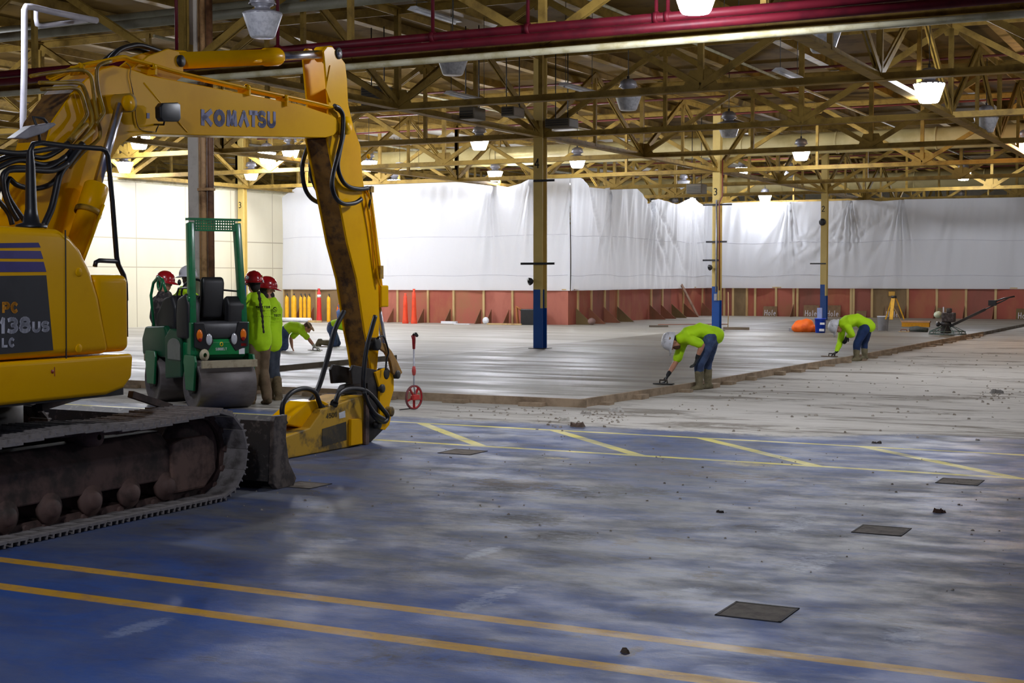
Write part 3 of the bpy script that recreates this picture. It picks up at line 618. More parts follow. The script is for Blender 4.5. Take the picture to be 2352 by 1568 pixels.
for i,(u,v) in enumerate(FILL_LAMPS):
    o=copy_tree(protos[1]); o.location=W(u,v,5.2); o['label']='lit high-bay light added for fill, %s of the set'%ranks[i]; o['group']='high-bay lights of the hall'
# ================================================================ excavator (grid coordinates, heading along v)
EUC=-8.22; UN=-6.91
EX=thing('excavator',(EUC,7.2,0),'large yellow tracked excavator with its boom over the scene and arm resting on the floor','excavator')
def Q(px,py,u): return (u,)+PU(px,py,u)
def QP(pts,u): return [PU(x,y,u) for x,y in pts]
M_decal=mat('dark_grey_decal',(44,44,48),.45,0,(38,38,42),5.); M_stripe=mat('violet_blue_stripe',(52,44,120),.4,0,(46,38,108),5.)
M_logo=mat('navy_lettering',(20,30,118),.35,0,(18,26,106),5.); M_silver=mat('silver_lettering',(196,196,204),.4); M_orl=mat('orange_lettering',(226,150,10),.4)
# ---- crawler tracks
V0,V1,RZ=5.62,8.70,.352
def loop_pts(n):
    L=V1-V0; C=PI*RZ; T=2*L+2*C; out=[]
    for i in range(n):
        s=T*i/n
        if s<L: out.append((V0+s,.004,0.))
        elif s<L+C: a=(s-L)/RZ; out.append((V1+RZ*math.sin(a),RZ-RZ*math.cos(a)+.004,a))
        elif s<2*L+C:
            k=(s-L-C); x=V1-k; sag=.035*math.sin(PI*(k/L)*2)**2; out.append((x,2*RZ+.004-sag,PI))
        else: a=(s-2*L-C)/RZ; out.append((V0-RZ*math.sin(a),RZ+RZ*math.cos(a)+.004,PI+a))
    return out
LP=loop_pts(47)
def track(side):
    uo=UN if side>0 else 2*EUC-UN-.6+.6-.6   # outer-right edge of this track
    uo=UN if side>0 else -8.93
    ui=uo-.6; tr=MB(); c=uo-.3
    for i in range(47):
        v,z,a=LP[i]; ca,sa=math.cos(a),math.sin(a)
        def T(x,y,w): return (x,v+y*ca-w*sa,z+y*sa+w*ca)
        for s in (-1,1):
            for y in (-.05,.05): pass
            x0=c+s*.07; vs=[T(x,y,w) for w in (.02,.085) for y in (-.088,.088) for x in (x0-.018,x0+.018)]
            tr.add(vs,[(0,2,3,1),(4,5,7,6),(0,1,5,4),(2,6,7,3),(0,4,6,2),(1,3,7,5)])
        tr.tube([T(c-.11,.07,.05),T(c+.11,.07,.05)],.026,8)
    t=tr.build('crawler_track',M_trackf,EX)
    ORG[t.name]=(0,0,0)
    # one shoe, copied round the loop
    sh=MB(); sh.box(-.3,-.082,.0,.3,.075,.018)
    for y in (-.07,-.01,.05): sh.prism([(y,0),(y+.016,0),(y+.012,-.026),(y+.004,-.026)],-.3,.3,0)
    for x in (-.06,.06): sh.box(x-.02,-.03,.018,x+.02,.03,.03)
    s0=sh.build('track_shoe',M_track,t,o=(0,0,0))
    oo=V((EUC,7.2,0))
    for i in range(47):
        v,z,a=LP[i]; o=s0 if i==0 else s0.copy()
        if i: COL.objects.link(o); o.parent=t
        o.location=V((c,v,z+.022))-oo if False else V((c,v-math.sin(a)*.026*-1*-1,z+.026*math.cos(a)))-oo
        o.rotation_euler=(a,0,0)
    # frame
    f=MB(); b2=PU(0,1020,uo-.15)
    prof=[(c+.12,.21),(c+.12,.43),(c+.0,.56),(c-.14,.56),(c-.2,.43),(c-.2,.21)]
    f.prism([(u,z) for u,z in prof],5.9,8.36,1); fr_=f.build('track_frame',M_trackf,EX,bevel=.012)
    MB().box(c-.2,5.92,.195,c+.135,8.34,.215).build('frame_flange',M_trackf,fr_)
    if side>0:
        MB().lathe([(.0,0),(.068,0),(.075,-.004),(.0,-.003)],(c+.126,7.26,.33),(1,0,0),20).build('access_hole',M_black,fr_)
        MB().box(c+.12,7.52,.36,c+.136,7.86,.42).build('step_plate',M_track,fr_,bevel=.004)
    g=MB().prism([(8.33,.10),(8.33,.47),(8.45,.50),(8.72,.50),(8.82,.44),(8.84,.22),(8.70,.10)],c-.17,c+.15,0)
    g.build('idler_guard',mat('scraped_brown_guard',(124,96,84),.7,0,(78,60,52),6.,.4,.66,.3),EX,bevel=.02)
    MB().lathe([(.02,-.09),(.24,-.09),(.285,-.05),(.285,-.02),(.31,-.02),(.31,.02),(.285,.02),(.285,.05),(.24,.09),(.1,.12),(.02,.12)],(c,V1-.02,RZ+.004),(1,0,0),32).build('idler_wheel',M_trackf,EX)
    MB().lathe([(.02,-.1),(.22,-.1),(.28,-.03),(.28,.03),(.22,.1),(.15,.18),(.02,.18)],(c,V0+.02,RZ+.004),(1,0,0),28).build('drive_sprocket',M_trackf,EX)
    for k in range(7):
        v=5.98+k*.385; MB().lathe([(.0,-.15),(.06,-.15),(.07,-.13),(.105,-.125),(.105,-.09),(.075,-.085),(.075,.085),(.105,.09),(.105,.125),(.07,.13),(.06,.16),(.045,.175),(.0,.175)],(c,v,.165),(1,0,0),18).build('track_roller',M_trackf,EX)
    for v in (6.55,7.55): MB().lathe([(.02,-.12),(.06,-.12),(.075,-.06),(.075,.06),(.06,.14),(.02,.15)],(c+.02,v,.60),(1,0,0),16).box(c-.1,v-.05,.5,c+.02,v+.05,.6).build('carrier_roller',M_trackf,EX)
track(1); track(-1)
# ---- car body and slew ring
MB().lathe([(.5,.50),(.62,.52),(.62,.78),(.55,.86),(.1,.86)],(EUC,7.15,0),(0,0,1),36).build('slew_ring',M_dark,EX)
cb=MB().box(EUC-.45,6.5,.38,EUC+.45,7.8,.55)
for s in (-1,1):
    for v0,v1 in ((6.6,6.1),(7.7,8.15)): cb.bar((EUC+s*.4,v0,.52),(EUC+s*.98,v1,.46),.22,.12)
cb.build('car_body',M_dark,EX)
for a,b2 in (((300,905,-7.45),(390,935,-7.45)),((150,912,-7.5),(80,940,-7.5)),((190,905,-7.5),(90,935,-7.4))): MB().bar(Q(a[0],a[1],a[2]),Q(b2[0],b2[1],b2[2]),.05,.05).build('frame_brace',M_trackf,EX)
# ---- dozer blade in front of the tracks
bl=[(9.30,.02),(9.36,.0),(9.62,.0),(9.66,.03),(9.60,.12),(9.55,.3),(9.56,.46),(9.62,.555),(9.50,.57),(9.42,.55),(9.42,.10)]
MB().prism([(9.36,.07),(9.40,.55),(9.47,.585),(9.53,.57),(9.49,.40),(9.50,.2),(9.56,.07)],-9.50,-6.97,0).build('dozer_blade',mat('scratched_black_blade',(62,58,56),.55,.2,(120,112,106),14.,.52,.75,.2),EX)
MB().prism([(9.38,.05),(9.40,.55),(9.43,.59),(9.58,.59),(9.56,.40),(9.60,.2),(9.70,.06),(9.66,.0),(9.44,.0)],-6.98,-6.93,0).build('blade_end_plate',mat('worn_blade_edge',(112,100,92),.6,.2,(70,62,58),10.,.4,.6,.2),EX,bevel=.006)
MB().box(-9.5,9.44,.0,-6.98,9.66,.06).build('cutting_edge',M_dark,EX)
for u in (-7.75,-8.7): MB().bar((u,8.1,.42),(u,9.42,.22),.12,.16).build('blade_arm',M_dark,EX)
# ---- upper body, near side plane
UB=-6.98
def VZ(px,py,u=UB): return PU(px,py,u)
cow=[(5.2,1.175),(7.62,1.175)]+[VZ(x,y) for x,y in ((243,740),(232,680),(214,622),(190,572),(165,541),(140,526))]+[(5.2,2.045)]
MB().prism(cow,-7.92,UB,0).build('engine_cowl',M_yel,EX,bevel=.06,seg=5)
# rounded front box
MB().box(-7.72,7.50,1.18,UB-.03,7.84,1.715).build('front_step_box',M_yel,EX,bevel=.055,seg=5)
MB().prism([(5.2,.895),(7.55,.895),(7.72,.93),(7.80,1.0),(7.82,1.165),(5.2,1.165)],-7.9,UB+.02,0).build('side_skirt',M_yel,EX,bevel=.03,seg=4)
MB().box(-9.45,5.3,.88,-7.0,7.75,.98).build('revolving_frame',M_dark,EX)
MB().box(-9.46,5.0,1.18,-8.6,7.55,2.6).build('cab_side_body',M_yel,EX,bevel=.08,seg=3)
# cowl seams, caps, stripes and decal
x1=UB+.001
MB().bar((x1-.001,)+VZ(150,528),(x1-.001,)+VZ(152,826),.006,.008).build('panel_seam',M_black,EX)
for px,py,r in ((181,625,.03),(181,800,.03)):
    v,z=VZ(px,py); MB().lathe([(.0,.006),(r*.8,.006),(r,.002),(r,-.004)],(UB,v,z),(1,0,0),24).build('round_cap',M_yel,EX)
def decal(name,pts,m,th=.002,u=UB): return MB().prism([VZ(x,y) for x,y in pts],u-.002,u+th,0).build(name,m,EX)
decal('blue_stripe',[(-60,559),(88,557),(93,568),(-60,570)],M_stripe)
decal('blue_stripe',[(-60,575),(93,576),(99,594),(-60,593)],mat('violet_stripe',(78,68,134),.4,0,(70,60,124),5.))
decal('blue_stripe',[(-60,600),(100,601),(106,624),(-60,625)],mat('mid_violet_stripe',(64,54,126),.4,0,(58,48,118),5.))
decal('model_plate',[(-60,634),(106,632),(122,804),(-60,818)],M_decal)
def text(tx,bl_,tl,br,m,th=.17,name='lettering',gap=None,par=EX,u=UB+.002,wf=None):
    o=Q(*bl_,u); a=Q(*tl,u); b2=Q(*br,u); h=(V(a)-V(o)).length; wd=(V(b2)-V(o)).length; n=len(tx)
    tw=sum(.42 if c in 'Il1i' else 1 for c in tx); g=wd/n*.14 if gap is None else gap; w=(wd-g*(n-1))/tw
    return MB().strokes(tx,o,V(b2)-V(o),V(a)-V(o),h,w,h*th,g,.004).build(name,m,par)
text('PC',(5,719),(5,693),(42,719),M_orl,.27)
text('138',(0,767),(0,729),(70,764),M_silver,.24); text('US',(74,764),(74,738),(113,762),M_silver,.27)
text('LC',(4,798),(4,776),(34,797),M_silver,.26)
MB().lathe([(0,.001),(.013,.001),(.013,.002),(0,.003)],(UB+.02,)+VZ(120,853,UB+.02),(1,0,0),16).box(UB+.019,VZ(120,853)[0]-.003,VZ(120,853)[1]-.03,UB+.022,VZ(120,853)[0]+.003,VZ(120,853)[1]+.03).build('lifting_mark',mat('mark_red',(170,60,30),.5),EX)
MB().box(-7.62,7.845,1.28,-7.04,7.85,1.56).build('front_grille',M_blackp,EX)
# black handrail and lamp post
hr=-7.12
MB().tube([Q(72,505,hr),Q(71,400,hr),Q(70,345,hr),Q(76,331,hr),Q(95,328,hr),Q(160,336,hr),Q(232,341,hr),Q(243,346,hr),Q(248,358,hr),Q(258,460,hr),Q(268,590,hr),Q(272,608,hr),Q(284,632,hr),Q(288,652,hr),Q(289,690,hr)],.018,10).build('handrail',M_blackp,EX)
MB().tube([Q(218,612,hr),Q(220,602,hr),Q(228,598,hr),Q(268,600,hr)],.016,8).build('handrail_branch',M_blackp,EX)
MB().lathe([(.10,0),(.10,.015),(.055,.03),(.038,.12),(.03,.4),(.02,.5)],Q(72,522,hr),(0,0,1),16).build('rail_foot',M_blackp,EX)
mm=MB(); mm.prism([PU(x,y,-7.15) for x,y in ((20,318),(60,290),(112,282),(118,287),(90,306),(48,320))],-7.18,-7.10,0); mm.build('mirror',mat('mirror_back_grey',(150,146,150),.35,0,(130,126,130),6.),EX,bevel=.008)
MB().tube([Q(92,328,hr),Q(88,300,hr),Q(76,268,hr),Q(100,272,hr),Q(108,282,hr)],.010,8).build('mirror_bracket',M_dark,EX)
# ---- boom
BN=EUC+.15; BF=EUC-.15
boom=[(40,620),(60,520),(75,430),(121,277),(166,213),(200,180),(232,158),(262,150),(300,158),(340,172),(500,203),(690,240),(755,262),(772,270),(779,284),(777,300),(766,311),(748,316),(560,313),(330,308),(300,316),(277,333),(250,375),(215,440),(170,520),(140,600)]
bb=MB().prism(QP(boom,BN),BF,BN,0).build('boom',M_yel,EX,bevel=.008)
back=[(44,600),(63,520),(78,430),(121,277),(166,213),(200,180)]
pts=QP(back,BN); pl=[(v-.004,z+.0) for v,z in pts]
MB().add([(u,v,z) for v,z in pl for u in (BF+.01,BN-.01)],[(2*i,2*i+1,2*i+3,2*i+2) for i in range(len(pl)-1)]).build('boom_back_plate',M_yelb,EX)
bpv,bpz=PU(767,290,BN)
MB().lathe([(0,-.17),(.09,-.17),(.09,.17),(.05,.17),(.05,.185),(0,.185)],(EUC,)+PU(765,290,EUC),(1,0,0),24).build('boom_tip_pin',M_yel,EX)
text('KOMA',(462,289),(462,250),(572,292),M_logo,.30,'lettering',u=BN+.002); text('T',(572,292),(572,253),(592,293),M_logo,.28,'lettering',u=BN+.002); text('SU',(592,293),(592,254),(633,294),M_logo,.24,'lettering',u=BN+.002)
decal('lettering_tick',[(585,243),(591,243),(591,256),(585,256)],M_logo,.004,BN)
# weld seams on the boom side
mb=MB().tube([Q(330,190,BN+.001),Q(385,255,BN+.001)],.006,6).tube([Q(404,275,BN+.001),Q(430,303,BN+.001)],.006,6); mb.build('weld_seam',M_yel,EX)
# pivot of the lifting cylinder
c0=PU(280,237,EUC+.2)
MB().lathe([(0,-.5),(.075,-.5),(.075,.09),(.05,.09),(.05,.11),(0,.11)],(EUC+.2,)+c0,(1,0,0),20).build('cylinder_pivot',M_yeld,EX)
MB().lathe([(0,.0),(.062,.0),(.062,.03),(0,.034)],(EUC+.30,)+PU(291,237,EUC+.3),(1,0,0),20).build('pivot_cap',M_yel,EX)
uc_=EUC+.27
A=Q(276,240,uc_); B_=Q(223,425,uc_); C_=Q(165,600,uc_)
MB().cyl(A,B_,.036,20).build('boom_cylinder_rod',M_chrome,EX)
MB().tube([B_,tuple(B_[i]+(C_[i]-B_[i])*.02 for i in range(3)),tuple(B_[i]+(C_[i]-B_[i])*.35 for i in range(3)),tuple(B_[i]+(C_[i]-B_[i])*.37 for i in range(3)),C_],[.085,.095,.095,.082,.082],24).build('boom_cylinder',M_yel,EX)
MB().tube([Q(238,470,uc_+.1),Q(205,560,uc_+.1),Q(190,600,uc_+.1)],.012,8).build('cylinder_pipe',M_yel,EX)
MB().lathe([(.096,-.02),(.104,-.02),(.104,.02),(.096,.02)],tuple(B_[i]+(C_[i]-B_[i])*.36 for i in range(3)),tuple(C_[i]-B_[i] for i in range(3)),24).build('cylinder_band',M_yeld,EX)
# arm cylinder on top of the boom
A=Q(392,140,EUC); B_=Q(640,130,EUC); C_=Q(745,124,EUC)
L=lambda a,b2,k: tuple(a[i]+(b2[i]-a[i])*k for i in range(3))
MB().tube([L(A,B_,.05),L(A,B_,.86),L(A,B_,.87),L(A,B_,.985),L(A,B_,1.)],[.072,.072,.085,.085,.075],24).build('arm_cylinder',M_yel,EX)
MB().cyl(B_,C_,.042,20).build('arm_cylinder_rod',M_chrome,EX)
MB().lathe([(0,-.08),(.075,-.08),(.075,.08),(0,.08)],C_,(1,0,0),20).build('rod_eye',M_yel,EX)
brk=[(300,160),(340,128),(385,112),(408,118),(418,140),(420,175),(400,188)]
MB().prism(QP(brk,EUC+.09),EUC+.07,EUC+.10,0).prism(QP(brk,EUC+.09),EUC-.10,EUC-.07,0).build('cylinder_bracket',M_yel,EX,bevel=.004)
MB().lathe([(0,-.12),(.05,-.12),(.05,.115),(0,.12)],Q(393,142,EUC+.0),(1,0,0),20).build('bracket_pin',M_dark,EX)
# hydraulic pipes along the boom
def smooth(p,n=5):
    p=[V(q) for q in p]; out=[]
    for i in range(len(p)-1):
        a,b,c,d=p[max(i-1,0)],p[i],p[i+1],p[min(i+2,len(p)-1)]
        for k in range(n):
            t=k/n; out.append(.5*(2*b+(c-a)*t+(2*a-5*b+4*c-d)*t*t+(3*b-a-3*c+d)*t**3))
    return out+[p[-1]]
def pp(name,pts,r,m=M_yel,seg=8):
    pts=smooth(pts,5) if 'hose' in name else smooth(pts,3)
    return MB().tube(pts,r,seg).build(name,m,EX)
for k,(du,dy) in enumerate(((.05,0),(-.02,3),(-.09,6))):
    u=BN+du-.03; pp('hydraulic_pipe',[Q(108+6*k,178+dy,u),Q(185,150+dy,u),Q(235,140+dy,u),Q(282,130+dy,u),Q(300,135+dy,u),Q(350,148+dy,u),Q(420,168+dy,u),Q(560,200+dy,u),Q(700,230+dy,u),Q(765,246+dy,u)],.013)
for px,py in ((352,150),(568,198),(655,222),(186,150)):
    MB().lathe([(.014,-.02),(.024,-.02),(.024,.02),(.014,.02)],Q(px,py+2,BN+.02),(0,1,-.2),12).box(BN-.1,PU(px,py,BN)[0]-.012,PU(px,py+22,BN)[1],BN+.03,PU(px,py,BN)[0]+.012,PU(px,py,BN)[1]).build('pipe_clamp',M_yel,EX)
for i,pts in enumerate(([(70,175),(110,168),(180,160),(205,170),(212,190),(217,230),(225,280),(230,300),(226,320),(190,350),(160,385)],[(90,190),(140,190),(175,190),(192,200),(205,240),(212,270),(208,290),(170,335)],[(95,205),(130,203),(170,202),(186,215),(197,250),(196,272),(150,330)],[(255,140),(228,150),(222,170),(226,210),(236,245),(237,262),(220,285)])):
    u=BN+.05+.02*i; pp('hydraulic_pipe',[Q(x,y,u) for x,y in pts],.015,mat('grimy_yellow_pipe',(172,138,36),.4,0,(128,98,30),6.))
for i,pts in enumerate(([(235,158),(270,118),(300,106),(322,104),(350,112),(380,122)],[(215,160),(262,122),(290,112),(345,118)])): pp('hydraulic_hose',[Q(x,y,EUC-.02-.08*i) for x,y in pts],.022,M_black)
pp('hydraulic_pipe',[Q(380,120,EUC-.02),Q(420,120,EUC-.02),Q(440,126,EUC-.02),Q(510,142,EUC-.02),Q(600,139,EUC+.07)],.016)
# bundles of black hoses at the boom foot
hs=[[(-30,380),(20,360),(60,357),(100,362),(135,345),(160,325)],[(-30,400),(25,372),(60,369),(100,378),(140,368),(165,345)],[(-20,470),(5,420),(22,388),(60,385),(110,385),(150,360)],[(40,505),(20,470),(8,430),(12,395),(60,390),(120,392),(155,375)],[(55,505),(30,470),(15,440),(20,410),(40,425),(80,433),(120,420),(150,380)],[(-20,450),(0,465),(20,490),(28,515)],[(100,520),(118,480),(128,440),(138,400),(160,370),(190,330)],[(-20,345),(40,352),(95,345),(150,335)]]
for i,h in enumerate(hs): pp('hydraulic_hose',[Q(x,y,BN+.10+.03*(i%4)) for x,y in h],.020 if i!=6 else .026,M_black,10)
mb=MB()
for a,b2 in (((160,325),(200,285)),((170,340),(215,300)),((150,370),(190,330))): mb.tube([Q(*a,BN+.12),L(Q(*a,BN+.12),Q(*b2,BN+.12),.3),L(Q(*a,BN+.12),Q(*b2,BN+.12),.32),Q(*b2,BN+.12)],[.024,.024,.017,.017],10)
mb.build('hose_fitting',M_yeld,EX)
# work lamp
lv=BN+.16
MB().prism([PU(x,y,lv) for x,y in ((355,246),(362,237),(396,236),(402,241),(403,273),(398,280),(362,279),(356,271))],lv+.0,lv+.06,0).build('work_lamp',M_blackp,EX,bevel=.008,seg=3)
MB().tube([Q(378,276,lv),Q(376,286,lv),Q(355,286,BN)],.008,6).tube([Q(365,286,lv),Q(360,296,lv),Q(358,303,BN+.02)],.005,6).build('lamp_bracket',M_dark,EX)
pp('lamp_wire',[Q(x,y,BN+.01) for x,y in ((290,145),(300,155),(298,175),(303,200),(310,240),(312,270),(318,292),(330,300),(355,303))],.004,M_yeld)
# ---- arm (dipper)
AN=EUC+.10; AF=EUC-.17
arm=[(716,320),(718,240),(720,150),(729,112),(745,106),(762,108),(775,122),(793,146),(797,180),(799,240),(812,300),(830,337),(831,400),(834,427),(848,460),(858,560),(870,640),(871,720),(870,800),(862,850),(850,862),(838,850),(815,790),(799,640),(781,540),(752,400),(735,318)]
armN=[(752,318),(755,240),(747,150),(744,118),(752,107),(764,108),(776,122),(793,146),(797,180),(800,240),(812,290),(828,335),(832,400),(836,427),(849,460),(857,560),(869,640),(871,720),(870,800),(866,850),(855,862),(846,800),(838,760),(820,640),(799,560),(776,440)]
MB().prism(QP(armN,AN),AN-.022,AN,0).build('arm_side_plate',M_yel,EX,bevel=.004)
fl_=[(v,z) for v,z in QP(armN,AN)]
MB().prism(fl_,AF,AF+.022,0).build('arm_side_plate',M_yel,EX,bevel=.004)
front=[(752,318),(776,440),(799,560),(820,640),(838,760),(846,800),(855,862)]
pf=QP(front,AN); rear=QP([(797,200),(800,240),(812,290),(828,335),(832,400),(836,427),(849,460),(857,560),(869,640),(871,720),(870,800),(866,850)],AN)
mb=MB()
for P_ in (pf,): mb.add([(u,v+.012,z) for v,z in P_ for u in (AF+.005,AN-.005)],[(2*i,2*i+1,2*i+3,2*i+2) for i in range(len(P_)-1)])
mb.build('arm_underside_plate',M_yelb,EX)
MB().add([(u,v-.012,z) for v,z in rear for u in (AF+.005,AN-.005)],[(2*i,2*i+1,2*i+3,2*i+2) for i in range(len(rear)-1)]).build('arm_top_plate',M_yel,EX)
MB().lathe([(0,-.13),(.035,-.13),(.035,.115),(0,.12)],Q(758,124,EUC),(1,0,0),20).build('arm_pin',M_chrome,EX)
MB().lathe([(.036,.10),(.058,.10),(.058,.108),(.036,.112)],Q(758,124,EUC),(1,0,0),20).build('pin_washer',M_dark,EX)
MB().lathe([(0,.102),(.026,.102),(.026,.115),(0,.118)],Q(826,360,EUC),(1,0,0),18).build('arm_boss',M_yel,EX)
MB().prism(QP([(747,205),(757,150),(772,166),(764,190),(758,235)],AN),AN,AN+.01,0).build('arm_stiffener',M_yel,EX)
# bucket cylinder on the far face of the arm
MB().tube([Q(842,430,EUC+.02),Q(846,470,EUC+.02),Q(862,600,EUC+.02),Q(871,690,EUC+.02)],[.05,.055,.055,.05],18).build('bucket_cylinder',M_yel,EX)
MB().box(EUC-.08,PU(862,690,EUC)[0]-.07,PU(862,705,EUC)[1],EUC+.12,PU(862,690,EUC)[0]+.08,PU(862,655,EUC)[1]).build('cylinder_gland',M_yel,EX,bevel=.015)
MB().tube([Q(868,700,EUC+.02),Q(882,790,EUC+.02)],.032,16).build('bucket_cylinder_rod',M_chrome,EX)
for pts in ([(838,445),(852,520),(866,625),(872,655)],[(845,435),(858,500),(868,610)]): pp('hydraulic_pipe',[Q(x,y,AN+.03) for x,y in pts],.010,M_yel)
MB().box(AN,PU(868,625,AN)[0]-.03,PU(868,640,AN)[1],AN+.05,PU(868,625,AN)[0]+.03,PU(868,610,AN)[1]).box(AN,PU(846,430,AN)[0]-.03,PU(846,442,AN)[1],AN+.05,PU(846,430,AN)[0]+.03,PU(846,428,AN)[1]).build('pipe_clamp',M_yeld,EX)
# hoses round the boom tip
for i,(pts,u,m) in enumerate((([(768,243),(780,250),(788,270),(785,320),(775,360),(765,400),(763,430),(772,455),(790,468),(815,466),(830,457)],AN+.08,M_black),([(772,248),(786,262),(790,300),(782,340),(776,380),(784,410),(800,428),(825,434),(845,432)],AN+.04,M_black),([(713,322),(702,350),(694,385),(700,430),(715,455),(738,468)],AF-.08,M_black),([(718,330),(714,370),(715,400),(725,430),(738,448)],AF-.05,M_black))):
    pp('hydraulic_hose',[Q(x,y,u) for x,y in pts],.022,m,12)
MB().tube([Q(845,432,AN+.04),Q(852,428,AN+.04),Q(851,455,AN+.03),Q(846,480,AN+.03)],.012,8).build('hose_fitting',M_dark,EX)
# ---- linkage, coupler and hydraulic breaker
LN=EUC+.16
def pin(px,py,r,u0_,u1,m=M_dark,n='linkage_pin'): 
    u0_=max(u0_,.07); p=PU(px,py,EUC+u1); return MB().lathe([(0,u0_),(r,u0_),(r,u1),(r*.6,u1+.006),(0,u1+.006)],(EUC,)+p,(1,0,0),20).build(n,m,EX)
pin(868,790,.068,-.18,.19); pin(915,860,.045,-.1,.2); pin(888,858,.06,-.15,.16); pin(900,945,.052,-.2,.22,M_yeld); pin(872,975,.045,-.2,.2); pin(880,892,.045,-.18,.18)
link=[(868,785),(880,788),(895,805),(908,828),(920,855),(910,868),(898,856),(893,830),(882,810),(868,800)]
for u in (LN-.01,EUC-.18): MB().prism(QP(link,LN),u,u+.035,0).build('curved_link',mat('tan_link_steel',(168,124,58),.5,0,(110,80,40),5.,.45,.7),EX,bevel=.006)
lk2=[(862,855),(885,845),(905,862),(905,895),(895,930),(900,950),(895,975),(885,987),(874,985),(872,940),(872,890)]
for u in (LN-.03,EUC-.17): MB().prism(QP(lk2,LN),u,u+.03,0).build('coupler_plate',M_yel,EX,bevel=.006)
blk=[(806,850),(812,838),(845,845),(868,850),(878,900),(882,985),(845,1022),(844,880),(810,882)]
for u in (EUC+.11,EUC-.13): MB().prism(QP(blk,EUC+.14),u,u+.03,0).build('breaker_ear_plate',mat('greasy_black_steel',(38,34,34),.45,.3,(60,54,52),8.,.5,.7),EX,bevel=.005)
MB().prism(QP([(778,896),(785,884),(800,880),(808,886),(812,905),(776,905)],EUC),EUC-.03,EUC+.05,0).build('breaker_lug',M_dark,EX,bevel=.01)
# breaker housing lying flat, pointing back to the machine
HU=EUC+.22
hb=[(648,1066),(650,1010),(652,992),(700,985),(745,925),(780,907),(845,906),(846,1040),(780,1048)]
hs_=[PU(x,y,HU) for x,y in ((648,1066),(651,1004),(712,982),(742,940),(828,908),(845,908),(845,1040))]
hs_=[(v,max(z,.004)) for v,z in hs_]
M_brk=mat('scuffed_yellow_breaker',(206,158,26),.5,0,(84,70,38),3.,.47,.64,.2)
MB().prism(hs_,EUC-.22,HU,0).build('hydraulic_breaker',M_brk,EX,bevel=.012)
MB().prism([(v,max(z,.004)) for v,z in (PU(x,y,HU+.02) for x,y in ((839,908),(846,906),(846,1041),(838,1042)))],EUC-.25,HU+.03,0).build('breaker_end_flange',M_trackf,EX)
MB().prism([(v,max(z,.02)) for v,z in (PU(x,y,HU+.02) for x,y in ((805,962),(830,961),(831,1026),(804,1028)))],HU,HU+.03,0).build('breaker_pad',M_yel,EX,bevel=.006)
MB().prism([PU(x,y,EUC+.1) for x,y in ((655,975),(668,955),(690,935),(706,922),(735,918),(760,930),(745,960),(705,985))],EUC-.12,EUC+.12,0).build('hose_port_block',M_yel,EX,bevel=.012)
MB().prism([(v,max(z,.006)) for v,z in (PU(x,y,HU+.002) for x,y in ((740,985),(795,968),(796,1010),(740,1025)))],HU,HU+.003,0).build('dirty_patch',mat('black_grease',(52,46,34),.5,0,(84,70,36),8.),EX)
MB().prism([PU(x,y,HU) for x,y in ((778,948),(792,943),(793,958),(779,961))],HU,HU+.003,0).build('sticker',M_white,EX)
text('45011',(749,962),(749,950),(774,957),mat('breaker_ink',(90,74,30),.6),.2,'lettering',u=HU+.001)
MB().lathe([(.012,.0),(.016,.0),(.016,.003),(.012,.003)],(HU,)+PU(655,1048,HU),(1,0,0),16).build('bolt_ring',M_dark,EX)
for i,(pts,u,r) in enumerate((([(656,972),(648,950),(652,922),(672,900),(700,892),(722,900),(732,920),(738,938)],EUC+.15,.024),([(710,925),(730,893),(750,830),(768,760),(785,725),(790,715)],EUC+.02,.026),([(770,925),(778,905),(800,893),(835,895),(855,910),(875,935),(890,955),(884,968),(866,962),(850,940),(836,900),(836,850),(842,800),(852,760),(862,725)],HU+.02,.024),([(836,900),(845,925),(862,950),(882,962)],HU+.08,.022),([(868,775),(880,772),(888,790),(892,810),(888,825),(886,850)],LN+.04,.010))):
    pp('hydraulic_hose',[Q(x,y,u) for x,y in pts],r,M_black,12)
MB().cyl(Q(738,936,EUC+.15),Q(745,945,EUC+.12),.04,12).cyl(Q(768,925,HU),Q(764,938,HU-.1),.04,12).build('hose_fitting',M_dark,EX)
# ================================================================ green tandem roller (local: x = its left, y = its front, z up)
RA=math.radians(214); _d=DP(505,900,18.75)
rf=V((-math.sin(RA),math.cos(RA),0)); rx=V((math.cos(RA),math.sin(RA),0))
RL=V((_d.x,_d.y,0))-rf*.62
RO=thing('tandem_roller',None,'small green ride-on tandem roller with a tall green guard frame, beside the excavator','road roller',loc=RL,rz=RA)
M_drum=mat('drum_steel',(112,106,106),.5,.4,(88,82,80),5.,.4,.7,.1,(.3,1,1)); M_gr2=mat('bright_green_panel',(4,128,62),.35,0,(4,116,56),3.)
M_seat=mat('black_vinyl',(26,26,29),.5,0,(20,20,23),8.); M_amber=mat('amber_lens',(236,120,20),.2); M_redl=mat('red_lens',(150,26,22),.2); M_clr=mat('clear_lens',(210,214,222),.12,.3)
RO.scale=(.8,1,1)
YS=.0
def rd(mb,n,m,bevel=0,seg=2,par=None):
    if YS: mb.v=[(a,b-YS,c) for a,b,c in mb.v]
    return mb.build(n,m,par or RO,bevel=bevel,seg=seg)
